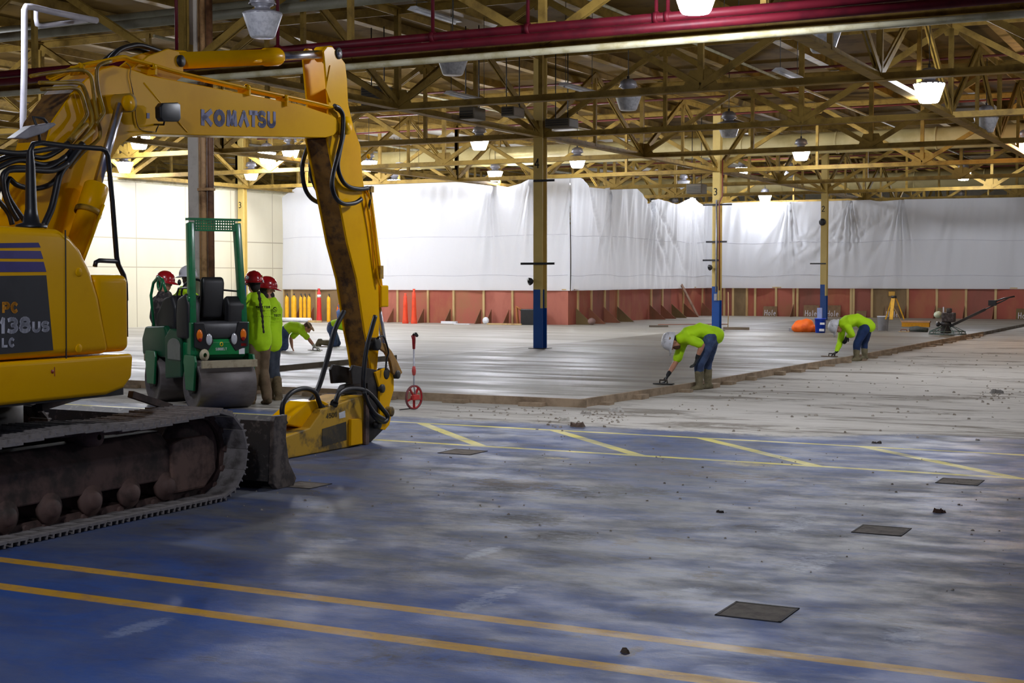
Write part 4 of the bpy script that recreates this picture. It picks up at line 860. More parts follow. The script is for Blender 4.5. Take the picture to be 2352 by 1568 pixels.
for y in (.62,-.80):
    d=rd(MB().lathe([(.06,-.47),(.26,-.47),(.27,-.475),(.31,-.475),(.315,-.465),(.315,.465),(.31,.475),(.27,.475),(.25,.44),(.10,.43),(.06,.43)],(0,y,.315),(1,0,0),48),'drum',M_drum)
    [rd(MB().cyl((q*.42,y,.315),(q*.50,y,.315),.11,20),'drum_hub',M_dark,par=d) for q in (1,-1)]
    for s in (-1,1):
        rd(MB().prism([(y-.13,.25),(y+.13,.25),(y+.20,.62),(y+.16,.70),(y-.16,.70),(y-.20,.62)],s*.50-.02,s*.50+.02,0),'drum_yoke',M_green,.008)
    f=1 if y>0 else -1
    rd(MB().box(-.47,y+f*.30,.545,.47,y+f*.345,.64),'scraper_bar',mat('tan_scraper',(168,158,132),.6,.1,(130,118,94),6.),.004)
    for k in range(6): pass
# front body
YS=.27
rd(MB().prism([(.20,.62),(.84,.62),(.92,.68),(.94,.84),(.90,.92),(.20,.95)],-.44,.44,0),'front_hood',M_green,.03,3)
rd(MB().prism([(.905,.68),(.955,.70),(.955,.86),(.92,.90)],-.34,.34,0),'front_panel',M_gr2,.006)
rd(MB().prism([(.60,.92),(.93,.90),(.955,1.00),(.93,1.12),(.62,1.14)],-.45,.45,0),'light_cowl',mat('charcoal_cowl',(62,62,66),.4,0,(52,52,56),5.),.03,3)
mb=MB()
for s in (-1,1):
    sh=MB(); sh.prism([(s*.46,1.12),(s*.46,.80),(s*.24,.74),(s*.14,.86),(s*.14,.90),(s*.22,.92),(s*.30,1.12)],.93,.965,1); 
    k=rd(sh,'light_surround',M_blackp,.01)
    for x,m,n in ((s*.375,M_amber,'indicator_lamp'),(s*.215,M_clr,'headlamp')):
        rd(MB().ell((x,.968,.955 if m is M_amber else .90),(.052,.02,.075),seg=18),n,m,par=k)
    rd(MB().ell((s*.37,.972,.905),(.035,.016,.035)),'tail_lamp',M_redl,par=k)
rd(MB().strokes('SUNBELT',(.10,.957,.755),(-1,0,0),(0,0,1),.035,.022,.006,.006),'lettering',M_white)
rd(MB().lathe([(.018,0),(.03,0),(.03,.004),(.018,.004)],(0,.956,.835),(0,1,0),16),'round_emblem',mat('emblem_yellow',(226,206,30),.4))
rd(MB().box(-.30,.956,.70,-.40,.96,.775),'data_plate',M_white); rd(MB().box(-.33,.94,.80,-.43,.965,.845),'side_reflector',M_redl,.004)
rd(MB().lathe([(.03,0),(.075,.0),(.08,.03),(.03,.05)],(.30,.95,.70),(0,1,0),16),'tow_eye',mat('cream_knob',(190,180,150),.5))
rd(MB().box(-.2,.9,.50,.2,.99,.56),'tow_bar',M_dark,.01)
# operator station
YS=0
rd(MB().box(-.46,-.25,.55,.46,.45,.86),'chassis',M_green,.03)
rd(MB().prism([(.16,.90),(.60,.90),(.60,1.34),(.50,1.50),(.20,1.42),(.16,1.20)],.30,.52,0),'side_bolster',M_seat,.05,4)
rd(MB().prism([(.16,.90),(.62,.90),(.62,1.36),(.52,1.46),(.20,1.34)],-.46,-.16,0),'side_bolster',M_seat,.04,4)
rd(MB().box(-.20,-.02,1.12,.28,.42,1.24),'seat',M_seat,.04,4)
rd(MB().prism([(.40,1.16),(.50,1.16),(.56,1.62),(.53,1.70),(.44,1.70)],-.14,.24,0),'seat_backrest',M_seat,.045,4)
rd(MB().tube([(-.14,.50,1.53),(-.30,.46,1.52),(-.46,.44,1.51)],.012,8),'seat_belt_bar',M_dark)
# guard frame
for s in (-1,1):
    a=(s*.40,.46,2.40); b2=(s*.44,.58,1.05)
    rd(MB().bar(b2,a,.10,.12,(0,1,0)),'guard_post',M_green,.015,3)
    rd(MB().bar((s*.44,.58,.70),(s*.44,.60,1.12),.12,.13,(0,1,0)),'guard_post_foot',M_green,.01)
    rd(MB().cyl((s*.50,.55,1.42),(s*.38,.55,1.42),.035,12),'hinge_bolt',M_green)
bm_=MB(); x0,x1,z0,z1=-.34,.34,2.30,2.445
bm_.box(-.45,.40,2.43,.45,.52,2.46).box(-.35,.40,2.295,.35,.52,2.315)
nx,nz=16,4
for i in range(nx+1): bm_.box(x0+(x1-x0)*i/nx-.009,.505,z0,x0+(x1-x0)*i/nx+.009,.515,z1)
for j in range(nz+1): bm_.box(x0,.505,z0+(z1-z0)*j/nz-.009,x1,.515,z0+(z1-z0)*j/nz+.009)
rd(bm_,'guard_crossbar',M_green)
# steering, loop handle, rear body
rd(MB().tube([(.36+.0,-.95,.9),(.42,-.95,1.45),(.42,-.85,1.62),(.42,-.66,1.70),(.42,-.50,1.66),(.40,-.42,1.50)],.024,10),'grab_loop',M_green)
rd(MB().lathe([(.05,-.012),(.09,-.012),(.09,.012),(.05,.012),(.05,-.012)],(.42,-.62,1.60),(1,0,0),24),'loop_ring',M_green)
rd(MB().tube([(.19*math.cos(a*PI/12)+.05,-.18+.10*math.sin(a*PI/12)-.0,1.52+.15*math.sin(a*PI/12)) for a in range(24)],.016,8,closed=True),'steering_wheel',M_blackp)
rd(MB().tube([(.05,-.18,1.52),(.05,-.32,1.30),(.05,-.40,.95)],.045,12),'steering_column',M_dark)
rd(MB().ell((.32,-.10,1.63),(.03,.03,.04)),'wheel_spinner',M_blackp)
rd(MB().prism([(-.90,.70),(-.20,.70),(-.20,1.30),(-.34,1.46),(-.62,1.42),(-.90,1.20)],-.30,.36,0),'dash_console',M_seat,.05,4)
rd(MB().tube([(.36,-.15,1.0),(.36,-.10,1.48),(.36,-.05,1.55),(.36,.35,1.56),(.36,.45,1.50)],.014,8),'screen_frame',M_blackp)
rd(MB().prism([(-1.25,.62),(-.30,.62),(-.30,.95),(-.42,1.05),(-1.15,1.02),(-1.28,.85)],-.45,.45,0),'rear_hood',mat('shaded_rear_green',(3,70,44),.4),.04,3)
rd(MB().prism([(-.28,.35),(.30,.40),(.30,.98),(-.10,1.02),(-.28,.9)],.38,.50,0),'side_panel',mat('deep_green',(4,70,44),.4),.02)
rd(MB().prism([(-.14,.62)]+[(-.14+.22-.22*math.cos(math.radians(a)),.80+.10*math.sin(math.radians(a))) for a in range(0,181,20)]+[(.30,.62)],.50,.52,0),'side_cover_plate',mat('hazy_cover',(120,124,118),.4,.2),.004)
rd(MB().cyl((0,-.10,.25),(0,-.10,.7),.12,16),'centre_joint',M_dark)
rd(MB().box(-.40,-.42,.42,.40,.24,.60),'under_chassis',M_dark,.02)
# ================================================================ measuring wheel
mo=DP(951,943,18.55); mo.z=0
MW=thing('measuring_wheel',None,'red measuring wheel standing upright in front of the slab','measuring wheel',loc=mo,rz=math.radians(-38))
M_rp=mat('bright_red_plastic',(176,28,34),.4,0,(150,20,28),5.)
z0=.16; mb=MB().tube([(0,.145*math.cos(a*PI/18),z0+.145*math.sin(a*PI/18)) for a in range(36)],.013,8,closed=True); w_=rd(mb,'wheel_rim',M_rp,par=MW)
rd(MB().lathe([(.146,-.013),(.158,-.012),(.158,.012),(.146,.013)],(0,0,z0),(1,0,0),40),'tyre',mat('grey_tyre',(120,70,72),.7),par=w_)
for k in range(5):
    a=math.radians(90+72*k+36); rd(MB().bar((0,.03*math.cos(a),z0+.03*math.sin(a)),(0,.14*math.cos(a),z0+.14*math.sin(a)),.012,.032,(1,0,0)),'spoke',M_rp,par=MW)
rd(MB().lathe([(0,-.03),(.035,-.03),(.045,0),(.035,.04),(0,.045)],(0,0,z0),(1,0,0),20),'hub',M_rp,par=MW)
rd(MB().box(.02,-.07,z0-.03,.07,.04,z0+.035),'counter_box',mat('counter_red',(206,60,56),.35),.01,par=MW)
rd(MB().tube([(.03,0,z0),(.0,0,.30),(0,0,.86)],.010,10),'lower_pole',M_grey,par=MW)
rd(MB().lathe([(.012,-.06),(.02,-.05),(.028,0),(.02,.05),(.012,.06)],(0,0,.50),(0,0,1),14),'pole_clamp',mat('pink_clamp',(200,80,76),.4),par=MW)
rd(MB().tube([(0,0,.78),(0,0,.90),(.0,-.01,.955)],[.018,.024,.03],12),'grip_socket',M_rp,par=MW)
rd(MB().tube([(0,0,.955),(.03,-.02,.975),(.08,-.05,.978),(.125,-.08,.955)],[.022,.018,.018,.02],12),'pistol_grip',M_blackp,par=MW)
rd(MB().tube([(.04,-.03,.96),(.045,-.03,.85)],.004,6),'brake_lever',M_dark,par=MW)
rd(MB().bar((0,.02,.02),(-.05,-.22,.012),.012,.012),'kick_stand',M_dark,par=MW)
# ================================================================ objects on the slab
def gth(n,px,py,lab,cat,z=SZ,group=None): 
    u,v=GU(px,py,z); return thing(n,(u,v,z),lab,cat,group),u,v
# bucket helper
def bucket(px,py,r,h,m,lab,extra=None):
    t,u,v=gth('bucket',px,py,lab,'bucket')
    MB().lathe([(0,0),(r*.86,0),(r,h),(r*1.06,h),(r*1.06,h-.03),(r*1.02,h-.03)],(u,v,SZ),(0,0,1),28).build('pail',m,t)
    MB().tube([(u+r*1.05*math.cos(a*PI/10),v-.02,SZ+h-.03+.0-r*.9*math.sin(a*PI/10)) for a in range(11)],.004,6).build('bail_handle',M_grey,t)
    return t,u,v
t,u,v=bucket(1884,764,.16,.42,mat('bright_blue_plastic',(16,70,206),.4,0,(12,58,180),5.),'bright blue bucket at the foot of column 2')
MB().box(u-.09,v-.03,SZ+.3,u+.05,v+.03,SZ+.72).build('board_in_bucket',mat('pale_blue_board',(150,164,206),.5),t)
MB().box(u+.02,v-.19,SZ+.05,u+.16,v-.15,SZ+.12).box(u+.04,v-.19,SZ+.24,u+.17,v-.15,SZ+.30).build('white_label',M_white,t)
bucket(2028,759,.17,.44,mat('translucent_white_pail',(206,208,216),.4,0,(180,182,190),4.),'white translucent bucket right of the bending worker in long sleeves')
# orange heap
t,u,v=gth('cloth_heap',1845,762,'bright orange cloth heap on the slab left of the blue bucket','cloth heap')
mb=MB(); mb.ell((u,v,SZ+.13),(.36,.25,.20),seg=20); mb.ell((u+.1,v,SZ+.20),(.22,.2,.19)); mb.ell((u-.12,v+.02,SZ+.18),(.18,.2,.16)); mb.ell((u+.2,v,SZ+.1),(.22,.2,.15))
h_=mb.build('folded_vest',mat('hi_vis_orange',(250,112,10),.6,0,(236,92,6),5.,bump=.2),t,rm=.03)
rr=random.Random(3)
for p in h_.data.vertices: p.co+=V((0,0,1))*.03*noise.noise(p.co*7); p.co.z=max(p.co.z,.0)
tag(MB().box(*GU(1812,760,SZ),SZ,GU(1812,760,SZ)[0]+.4,GU(1812,760,SZ)[1]+.25,SZ+.09).build('concrete_block',M_grey,o=(*GU(1812,760,SZ),SZ)),'small grey block lying left of the orange heap','block')
# tripod
t,u,v=gth('surveying_tripod',2052,764,'yellow surveying tripod standing in front of the far red partition','tripod'); hz=1.02
M_ty=mat('tripod_yellow',(224,170,20),.5,0,(200,150,16),5.)
for dx,dy in ((-.33,-.05),(-.03,-.35),(.42,.15)):
    e=(u+dx,v+dy,SZ); top=(u+dx*.12,v+dy*.12,SZ+hz); mid=L(top,e,.62)
    g=MB().bar(top,mid,.10 if dx<.3 else .03,.035).build('leg',M_ty,t); MB().bar(mid,e,.035,.03).build('leg_extension',M_wood if dx>.3 else M_ty,g)
MB().cyl((u,v,SZ+hz-.02),(u,v,SZ+hz+.05),.08,16).build('head_plate',M_dark,t)
tag(MB().box(fr(2042),VR-.09,SZ+.86,fr(2056),VR-.05,SZ+1.04).build('wall_tag',mat('yellow_tag',(210,160,60),.5),o=(fr(2049),VR-.07,SZ+.9)),'small yellow framed tag on the red partition above the tripod','sign')
# yellow tray and small tools
t,u,v=gth('brush_tray',2104,750,'yellow broom head with pale back lying near the trowel machine','broom')
MB().box(u-.44,v-.10,SZ,u+.44,v+.06,SZ+.14).build('bristles',mat('golden_bristles',(214,150,14),.8,0,(170,112,10),30.,sc=(6,1,.3)),t)
MB().box(u-.46,v-.12,SZ+.14,u+.46,v+.08,SZ+.19).build('back_board',mat('pinkish_board',(196,150,110),.7),t)
MB().tube([(u-.46,v,SZ+.15),(u-.8,v+.35,SZ+.62),(u-.86,v+.4,SZ+.95)],.015,8).build('handle',M_wood,t)
for px,py,w,lab in ((2076,762,.3,'brown hand float lying left of the trowel machine'),(2092,761,.16,'small brown hand trowel between the float and the dark bundle')):
    t,u,v=gth('hand_float',px,py,lab,'hand tool'); MB().box(u-w/2,v-.06,SZ,u+w/2,v+.06,SZ+.015).build('blade',M_wood,t); MB().tube([(u-w*.3,v,SZ+.02),(u-w*.25,v,SZ+.07),(u+w*.25,v,SZ+.07),(u+w*.3,v,SZ+.02)],.014,8).build('handle',mat('brown_handle',(120,70,50),.6),t)
t,u,v=gth('rolled_bundle',2106,762,'dark green rolled bundle lying beside the trowel machine','bundle'); MB().tube([(u-.2,v,SZ+.08),(u,v,SZ+.09),(u+.32,v-.03,SZ+.06)],[.07,.085,.06],12).build('roll',mat('dark_green_roll',(84,88,84),.8,0,(60,70,64),8.),t)
# ---- power trowel
t,u,v=gth('power_trowel',2176,769,'walk-behind power trowel with round guard and long black handle','power trowel'); R=.50
M_pt=mat('trowel_guard_green',(60,86,76),.5,.3,(100,96,84),8.)
for z,r in ((.03,R),(.10,R*.96)): MB().tube([(u+r*math.cos(a*PI/20),v+r*math.sin(a*PI/20),SZ+z) for a in range(40)],.012,8,closed=True).build('guard_ring',M_pt,t)
for k in range(12):
    a=k*PI/6; MB().tube([(u+.12*math.cos(a),v+.12*math.sin(a),SZ+.26),(u+R*.96*math.cos(a),v+R*.96*math.sin(a),SZ+.10),(u+R*math.cos(a),v+R*math.sin(a),SZ+.03)],.009,6).build('guard_spoke',M_pt,t)
for k in range(4):
    a=k*PI/2+.5; MB().bar((u+.1*math.cos(a),v+.1*math.sin(a),SZ+.02),(u+.46*math.cos(a),v+.46*math.sin(a),SZ+.015),.15,.008).build('trowel_blade',M_grey,t)
MB().lathe([(0,.04),(.13,.04),(.15,.12),(.10,.24),(.16,.28),(.14,.36),(0,.38)],(u-.05,v,SZ)).build('gearbox',M_dark,t)
MB().box(u-.14,v-.15,SZ+.36,u+.20,v+.15,SZ+.62).box(u-.02,v-.1,SZ+.62,u+.1,v+.1,SZ+.74).build('engine_block',mat('engine_dark',(60,52,50),.45,.4,(96,90,88),14.),t,bevel=.02)
MB().ell((u-.26,v,SZ+.56),(.12,.12,.10)).build('fuel_tank',mat('pale_green_tank',(196,206,178),.35),t)
MB().cyl((u-.10,v-.05,SZ+.30),(u-.10,v-.05,SZ+.78),.022,8).build('exhaust_pipe',M_grey,t)
MB().lathe([(0,0),(.06,0),(.07,.03),(.05,.07),(0,.08)],(u-.22,v-.12,SZ+.30),(-.3,-1,0),16).build('pulley_cover',M_blackp,t)
MB().lathe([(0,0),(.02,0),(.02,.02),(0,.02)],(u-.24,v-.2,SZ+.36),(-.3,-1,0),12).build('white_cap',M_white,t)
A=(u+.02,v,SZ+.22); B_=(u+1.55,v+.35,SZ+1.02)
MB().bar(A,L(A,B_,.62),.09,.07).build('handle_tube',M_dark,t); MB().tube([L(A,B_,.60),L(A,B_,.95),(B_[0]+.02,B_[1],B_[2]+.02)],.018,8).build('handle_bar',M_blackp,t)
MB().tube([(B_[0]-.45,B_[1]-.1,B_[2]-.12),(B_[0]-.1,B_[1]-.12,B_[2]+.0),(B_[0]+.18,B_[1]-.05,B_[2]+.06)],.022,8).box(B_[0]-.5,B_[1]-.16,B_[2]-.20,B_[0]-.30,B_[1],B_[2]-.05).build('control_grip',M_blackp,t)
# ---- boards marked Hole leaning on the partition
def hole(px,py,lab,tx,w=.62,h=.56,tilt=.12,c=(120,92,62)):
    u,v0=PV(px,py,VR)[0],VR-.2; t=thing('plywood_offcut',(u,v0,SZ),lab,'plywood board','plywood boards leaning on the far partition')
    MB().prism([(v0-.02,0.0),(v0,0.0),(v0+tilt,h),(v0+tilt-.02,h)],u-w/2,u+w/2,0).build('board',mat('offcut_%d'%px,c,.8,0,tuple(int(x*.8) for x in c),2.),t)
    if tx: MB().strokes(tx,(u-w*.38,v0-.026+tilt*.15,.12),(1,0,0),(0,tilt,h),.24,.115,.022,.03,.006).build('chalk_word',mat('white_chalk',(214,210,214),.8),t)
hole(1771,722,"small board marked Hole leaning at the left of column 2's left pair",'Hole',.58,.5)
hole(1865,722,'board marked Hole leaning just left of column 2','Hole'); hole(1915,722,'board marked Hole leaning just right of column 2','Hole')
hole(2050,724,'board marked Hole half hidden behind the tripod','Hole',.55,.55); hole(2357,730,'board marked Hole at the right edge of the picture','Hole',.7,.5,c=(104,84,48))
hole(2320-340,724,'faint unmarked brown board leaning right of the bending worker','',.4,.35)
hole(2170,726,'plain brown board leaning behind the trowel engine','',.5,.5)
# leaning plank, squeegees, tube
a=PU(1588,652,UC+.12); b2=PU(1603,724,UC+.55)
t=thing('timber_plank',(UC+.5,b2[0],SZ),'weathered plank leaning on the receding red partition','plank')
MB().bar((UC+.55,b2[0],SZ+.02),(UC+.14,a[0]-1.2,SZ+1.30),.14,.04,(1,0,0)).build('board',mat('grey_plank',(158,128,108),.8,0,(130,100,82),4.),t)
t,u,v=gth('bull_float',1518,751,'long-handled float lying on the slab behind the bending worker','float')
MB().bar((u-.36,v-.12,SZ+.03),(u+.20,v+.12,SZ+.03),.12,.05).build('float_blade',mat('float_brown',(96,86,72),.7),t); MB().tube([(u-.1,v,SZ+.08),(u+.9,v+.1,SZ+.10),(u+2.2,v+.2,SZ+.12)],.014,8).build('handle',mat('rusty_pole',(140,90,66),.6),t)
t,u,v=gth('squeegee',1692,757,'squeegee leaning against column 3 with its head on the slab','squeegee')
MB().bar((u-.42,v-.02,SZ+.04),(u+.38,v+.06,SZ+.04),.05,.08).build('head',mat('squeegee_head',(120,104,84),.7),t); MB().tube([(u-.28,v,SZ+.07),(u-.30,v+.1,SZ+.6),(u-.33,v+.16,SZ+1.15)],.014,8).build('handle',M_wood,t)
# ---- posts by the left of the partition
for i,(px,w) in enumerate(((659,.10),(675,.13),(691,.08),(700,.08),(710,.09),(755,.09))):
    u=PV(px,728,VW-.9)[0]; v=VW-.9; h=.98
    t=thing('bollard_post',(u,v,SZ),'yellow post standing by the brown plywood, %s'%(['first from the left','widest, second from the left','third from the left','fourth from the left, touching the third','fifth from the left','alone right of the red and white marker'][i]),'post','yellow posts by the brown plywood')
    MB().lathe([(w*.75,0),(w*.75,h*.8),(w*.6,h*.9),(w*.35,h*.93),(w*.35,h*.96),(0,h*.96)],(u,v,SZ),seg=14).build('post_body',mat('post_yellow',(240,180,16),.5,0,(226,160,10),5.),t)
    MB().cyl((u+.02,v,SZ+h*.88),(u+.02,v,SZ+h*1.03),.025,8).build('post_top',M_dark,t)
def marker(px,lab,base,bands,h=1.1,py=738,v=None):
    v=v or VW-1.1; u=PV(px,py,v)[0]; t=thing('traffic_marker',(u,v,SZ),lab,'traffic marker')
    MB().lathe([(.11,0),(.11,.05),(.10,.10),(.085,.3),(.075,h*.62),(.06,h*.9),(.03,h*.93),(.05,h),(0,h)],(u,v,SZ),seg=18).build('marker_body',base,t)
    for z in bands: MB().lathe([(.068,-.05),(.074,-.05),(.070,.05),(.064,.05)],(u,v,SZ+z),seg=18).build('reflective_band',M_white,t)
M_or=mat('faded_orange_marker',(226,70,26),.55,0,(206,56,22),4.)
marker(733,'red traffic marker with white bands beside the yellow posts',mat('marker_red',(206,36,34),.5),(.93,.78,.66),1.2)
marker(931,'shorter orange traffic marker just left of its taller twin',M_or,(),1.05); marker(951,'taller orange traffic marker with a dark top',M_or,(),1.2)
t=thing('white_tube',(PV(675,735,VW-1.6)[0],VW-1.6,SZ),'long white roll lying on the slab in front of the yellow posts','roll')
a=PV(625,735,VW-1.6)[0]; b_=PV(714,735,VW-1.6)[0]; MB().cyl((a,VW-1.6,SZ+.08),(b_,VW-1.6,SZ+.08),.08,18).build('roll_body',M_white,t); MB().box(b_-.02,VW-1.75,SZ,b_+.4,VW-1.5,SZ+.07).build('loose_wrap',M_wood,t)
t=thing('plastic_case',(PV(1205,742,VW-.35)[0],VW-.35,SZ),'black case standing behind the foot of column 4','case')
u=PV(1215,742,VW-.35)[0]; MB().box(u-.2,VW-.6,SZ,u+.5,VW-.25,SZ+.53).build('case_body',M_blackp,t,bevel=.02); MB().tube([(u-.25,VW-.45,SZ+.5),(u-.42,VW-.45,SZ+.62),(u-.4,VW-.45,SZ+.3),(u-.36,VW-.45,SZ)],.05,8).build('draped_cord',mat('tan_cord',(176,110,60),.8),t)
for px,py,w,lab,m in ((1030,742,.3,'white box lying at the foot of the red plywood',M_white),(1060,744,.3,'flat white strip at the foot of the red plywood',M_white)):
    t,u,v=gth('offcut',px,py+1,lab,'offcut'); MB().box(u-w,v,SZ,u+w,v+.12,SZ+(.08 if px<1040 else .03)).build('strip',m,t)
t,u,v=gth('round_lid',1116,744,'round white lid leaning by the red plywood left of column 4','lid'); MB().lathe([(0,0),(.12,0),(.12,.02),(0,.025)],(u,v,SZ+.12),(0,-1,.1),24).build('disc',M_white,t)
t,u,v=gth('timber_batten',1155,746,'pale batten lying on the slab by the red plywood','batten'); MB().bar((u-.6,v,SZ+.03),(u+.7,v,SZ+.03),.06,.05).build('board',M_wood,t)
t,u,v=gth('plastic_ball',1359,746,'grey round object beside a floor brace of the receding partition','bundle',); MB().ell((u,v,SZ+.12),(.14,.14,.12)).build('bundle_body',mat('dull_grey_bundle',(140,112,104),.8),t,rm=.03)
# ================================================================ people
M_lime=mat('lime_hi_vis',(190,240,6),.75,0,(176,226,4),3.,bump=.5); M_jean=mat('blue_denim',(70,90,128),.85,0,(48,62,94),6.,.4,.65,.3)
M_djean=mat('dark_blue_trousers',(22,50,98),.8,0,(16,38,76),6.,.4,.65,.3); M_khaki=mat('khaki_trousers',(122,102,78),.85,0,(100,80,60),4.,.4,.65,.3); M_gjean=mat('grey_denim',(62,70,84),.85,0,(46,54,68),5.,.4,.65,.3)
M_boot=mat('muddy_tan_boot',(118,102,74),.85,0,(88,74,52),9.,.4,.65,.3); M_gboot=mat('concrete_splashed_rubber_boot',(126,116,88),.8,0,(96,88,64),7.,.4,.65,.3)
M_skin=mat('skin',(196,140,112),.5,0,(184,126,100),6.); M_skinb=mat('dark_skin',(62,42,34),.5); M_hair=mat('dark_hair',(34,22,18),.7,0,(22,14,12),30.,bump=.5); M_bhair=mat('brown_hair',(96,64,40),.7,0,(70,46,30),30.,bump=.5)
M_hred=mat('red_hard_hat_shell',(168,18,28),.25,0,(156,14,24),4.,coat=.4); M_hwh=mat('white_hard_hat_shell',(214,214,220),.35,0,(150,146,144),9.,.55,.7)
M_glove=mat('black_glove',(26,28,30),.6,0,(18,18,20),9.); M_wglove=mat('pale_work_glove',(196,196,180),.8); M_eye=mat('eye_dark',(30,24,22),.3)
def hand(mb,w,d,n,side,curl=25,s=1.,th=1):
    # w wrist, d direction of fingers, n palm normal; side = d x n direction of the thumb
    w,d,n=V(w),V(d).normalized(),V(n).normalized(); n=(n-d*n.dot(d)).normalized(); x=d.cross(n)*side
    mb.sweep([w-d*.02*s,w+d*.03*s,w+d*.085*s],[(.027*s,.019*s),(.038*s,.017*s),(.041*s,.014*s)],x,12)
    for k,(off,ln) in enumerate(((.031,.072),(.010,.082),(-.012,.077),(-.032,.06))):
        p=w+d*.088*s+x*off*s; a=math.radians(curl); pts=[p]; dd=d.copy()
        for j in range(3):
            q=a*(.6+.5*j); dd=(d*math.cos(q)+n*math.sin(q)).normalized(); p=p+dd*ln*s*(.45,.32,.25)[j]; pts.append(p)
        mb.sweep(pts,[.0105*s*th,.0098*s*th,.009*s*th,.0078*s*th],x,8)
    p=w+d*.03*s+x*.032*s; t1=(d*.6+x*.75+n*.25).normalized(); t2=(d*.85+x*.3+n*.35).normalized()
    mb.sweep([p,p+t1*.036*s,p+t1*.036*s+t2*.034*s],[.0135*s*th,.012*s*th,.0095*s*th],n,8)
    return mb
def head(mb,c,f,u,hs=1.):
    c,f,u=V(c),V(f).normalized(),V(u); u=(u-f*u.dot(f)).normalized(); x=f.cross(u)
    mb.ell(c+u*.02*hs,(.076*hs,.096*hs,.105*hs),f,u); mb.ell(c+f*.028*hs-u*.05*hs,(.058*hs,.062*hs,.068*hs),f,u)
    mb.ell(c+f*.058*hs-u*.094*hs,(.028*hs,.024*hs,.02*hs),f,u,10,8)
    mb.sweep([c+f*.09*hs+u*.022*hs,c+f*.108*hs-u*.018*hs],[(.010*hs,.010*hs),(.016*hs,.014*hs)],x,10)
    mb.ell(c+f*.088*hs-u*.055*hs,(.026*hs,.012*hs,.008*hs),f,u,10,6)
    for q in (-1,1): mb.ell(c+x*q*.078*hs+u*-.005*hs,(.012*hs,.022*hs,.034*hs),f,u,10,8); mb.ell(c+x*q*.032*hs+f*.084*hs+u*.035*hs,(.02*hs,.008*hs,.008*hs),f,u,8,6)
    return x
def hardhat(par,c,f,u,m,logo=None,back=None):
    c,f,u=V(c),V(f).normalized(),V(u); u=(u-f*u.dot(f)).normalized(); x=f.cross(u); c=c+u*.045
    mb=MB(); n=32; vs=[];fs=[]; R=10
    for i in range(R+1):
        t=PI/2*i/R
        for k in range(n):
            a=2*PI*k/n; rg=1+.03*max(0,math.cos(a*2))**6*math.sin(t)
            vs.append(c+(x*(.118*math.sin(a))+f*(.145*math.cos(a)))*(math.sin(t)**.85)*1+u*(.132*math.cos(t)*(1+.04*math.exp(-(math.sin(a)*3)**2))))
    for i in range(R): fs+=[(i*n+k,i*n+(k+1)%n,(i+1)*n+(k+1)%n,(i+1)*n+k) for k in range(n)]
    mb.add(vs,fs,True)
    h=mb.build('hard_hat',m,par)
    br=MB(); vs=[];fs=[]
    for r0,dz in ((1.,.0),(1.,-.02),(1.12,-.026),(1.12,-.034),(.96,-.03)):
        for k in range(n):
            a=2*PI*k/n; e=.052*max(0,math.cos(a))**1.5 if r0>1.05 else 0
            vs.append(c+x*(.118*r0*math.sin(a))+f*(.145*r0*math.cos(a)+e)+u*(dz-e*.35))
    for i in range(4): fs+=[(i*n+k,i*n+(k+1)%n,(i+1)*n+(k+1)%n,(i+1)*n+k) for k in range(n)]
    br.add(vs,fs,True); br.build('hat_brim',m,h)
    for dx,df,du,r,mm in (logo or []):
        p=c+x*.116*dx+f*.143*df+u*.10*du; nn=(x*dx+f*df*.8+u*du*.8).normalized()
        MB().lathe([(0,0),(r,0),(r,.006),(0,.007)],p,nn,14).build('hat_sticker',mm,h)
    return h
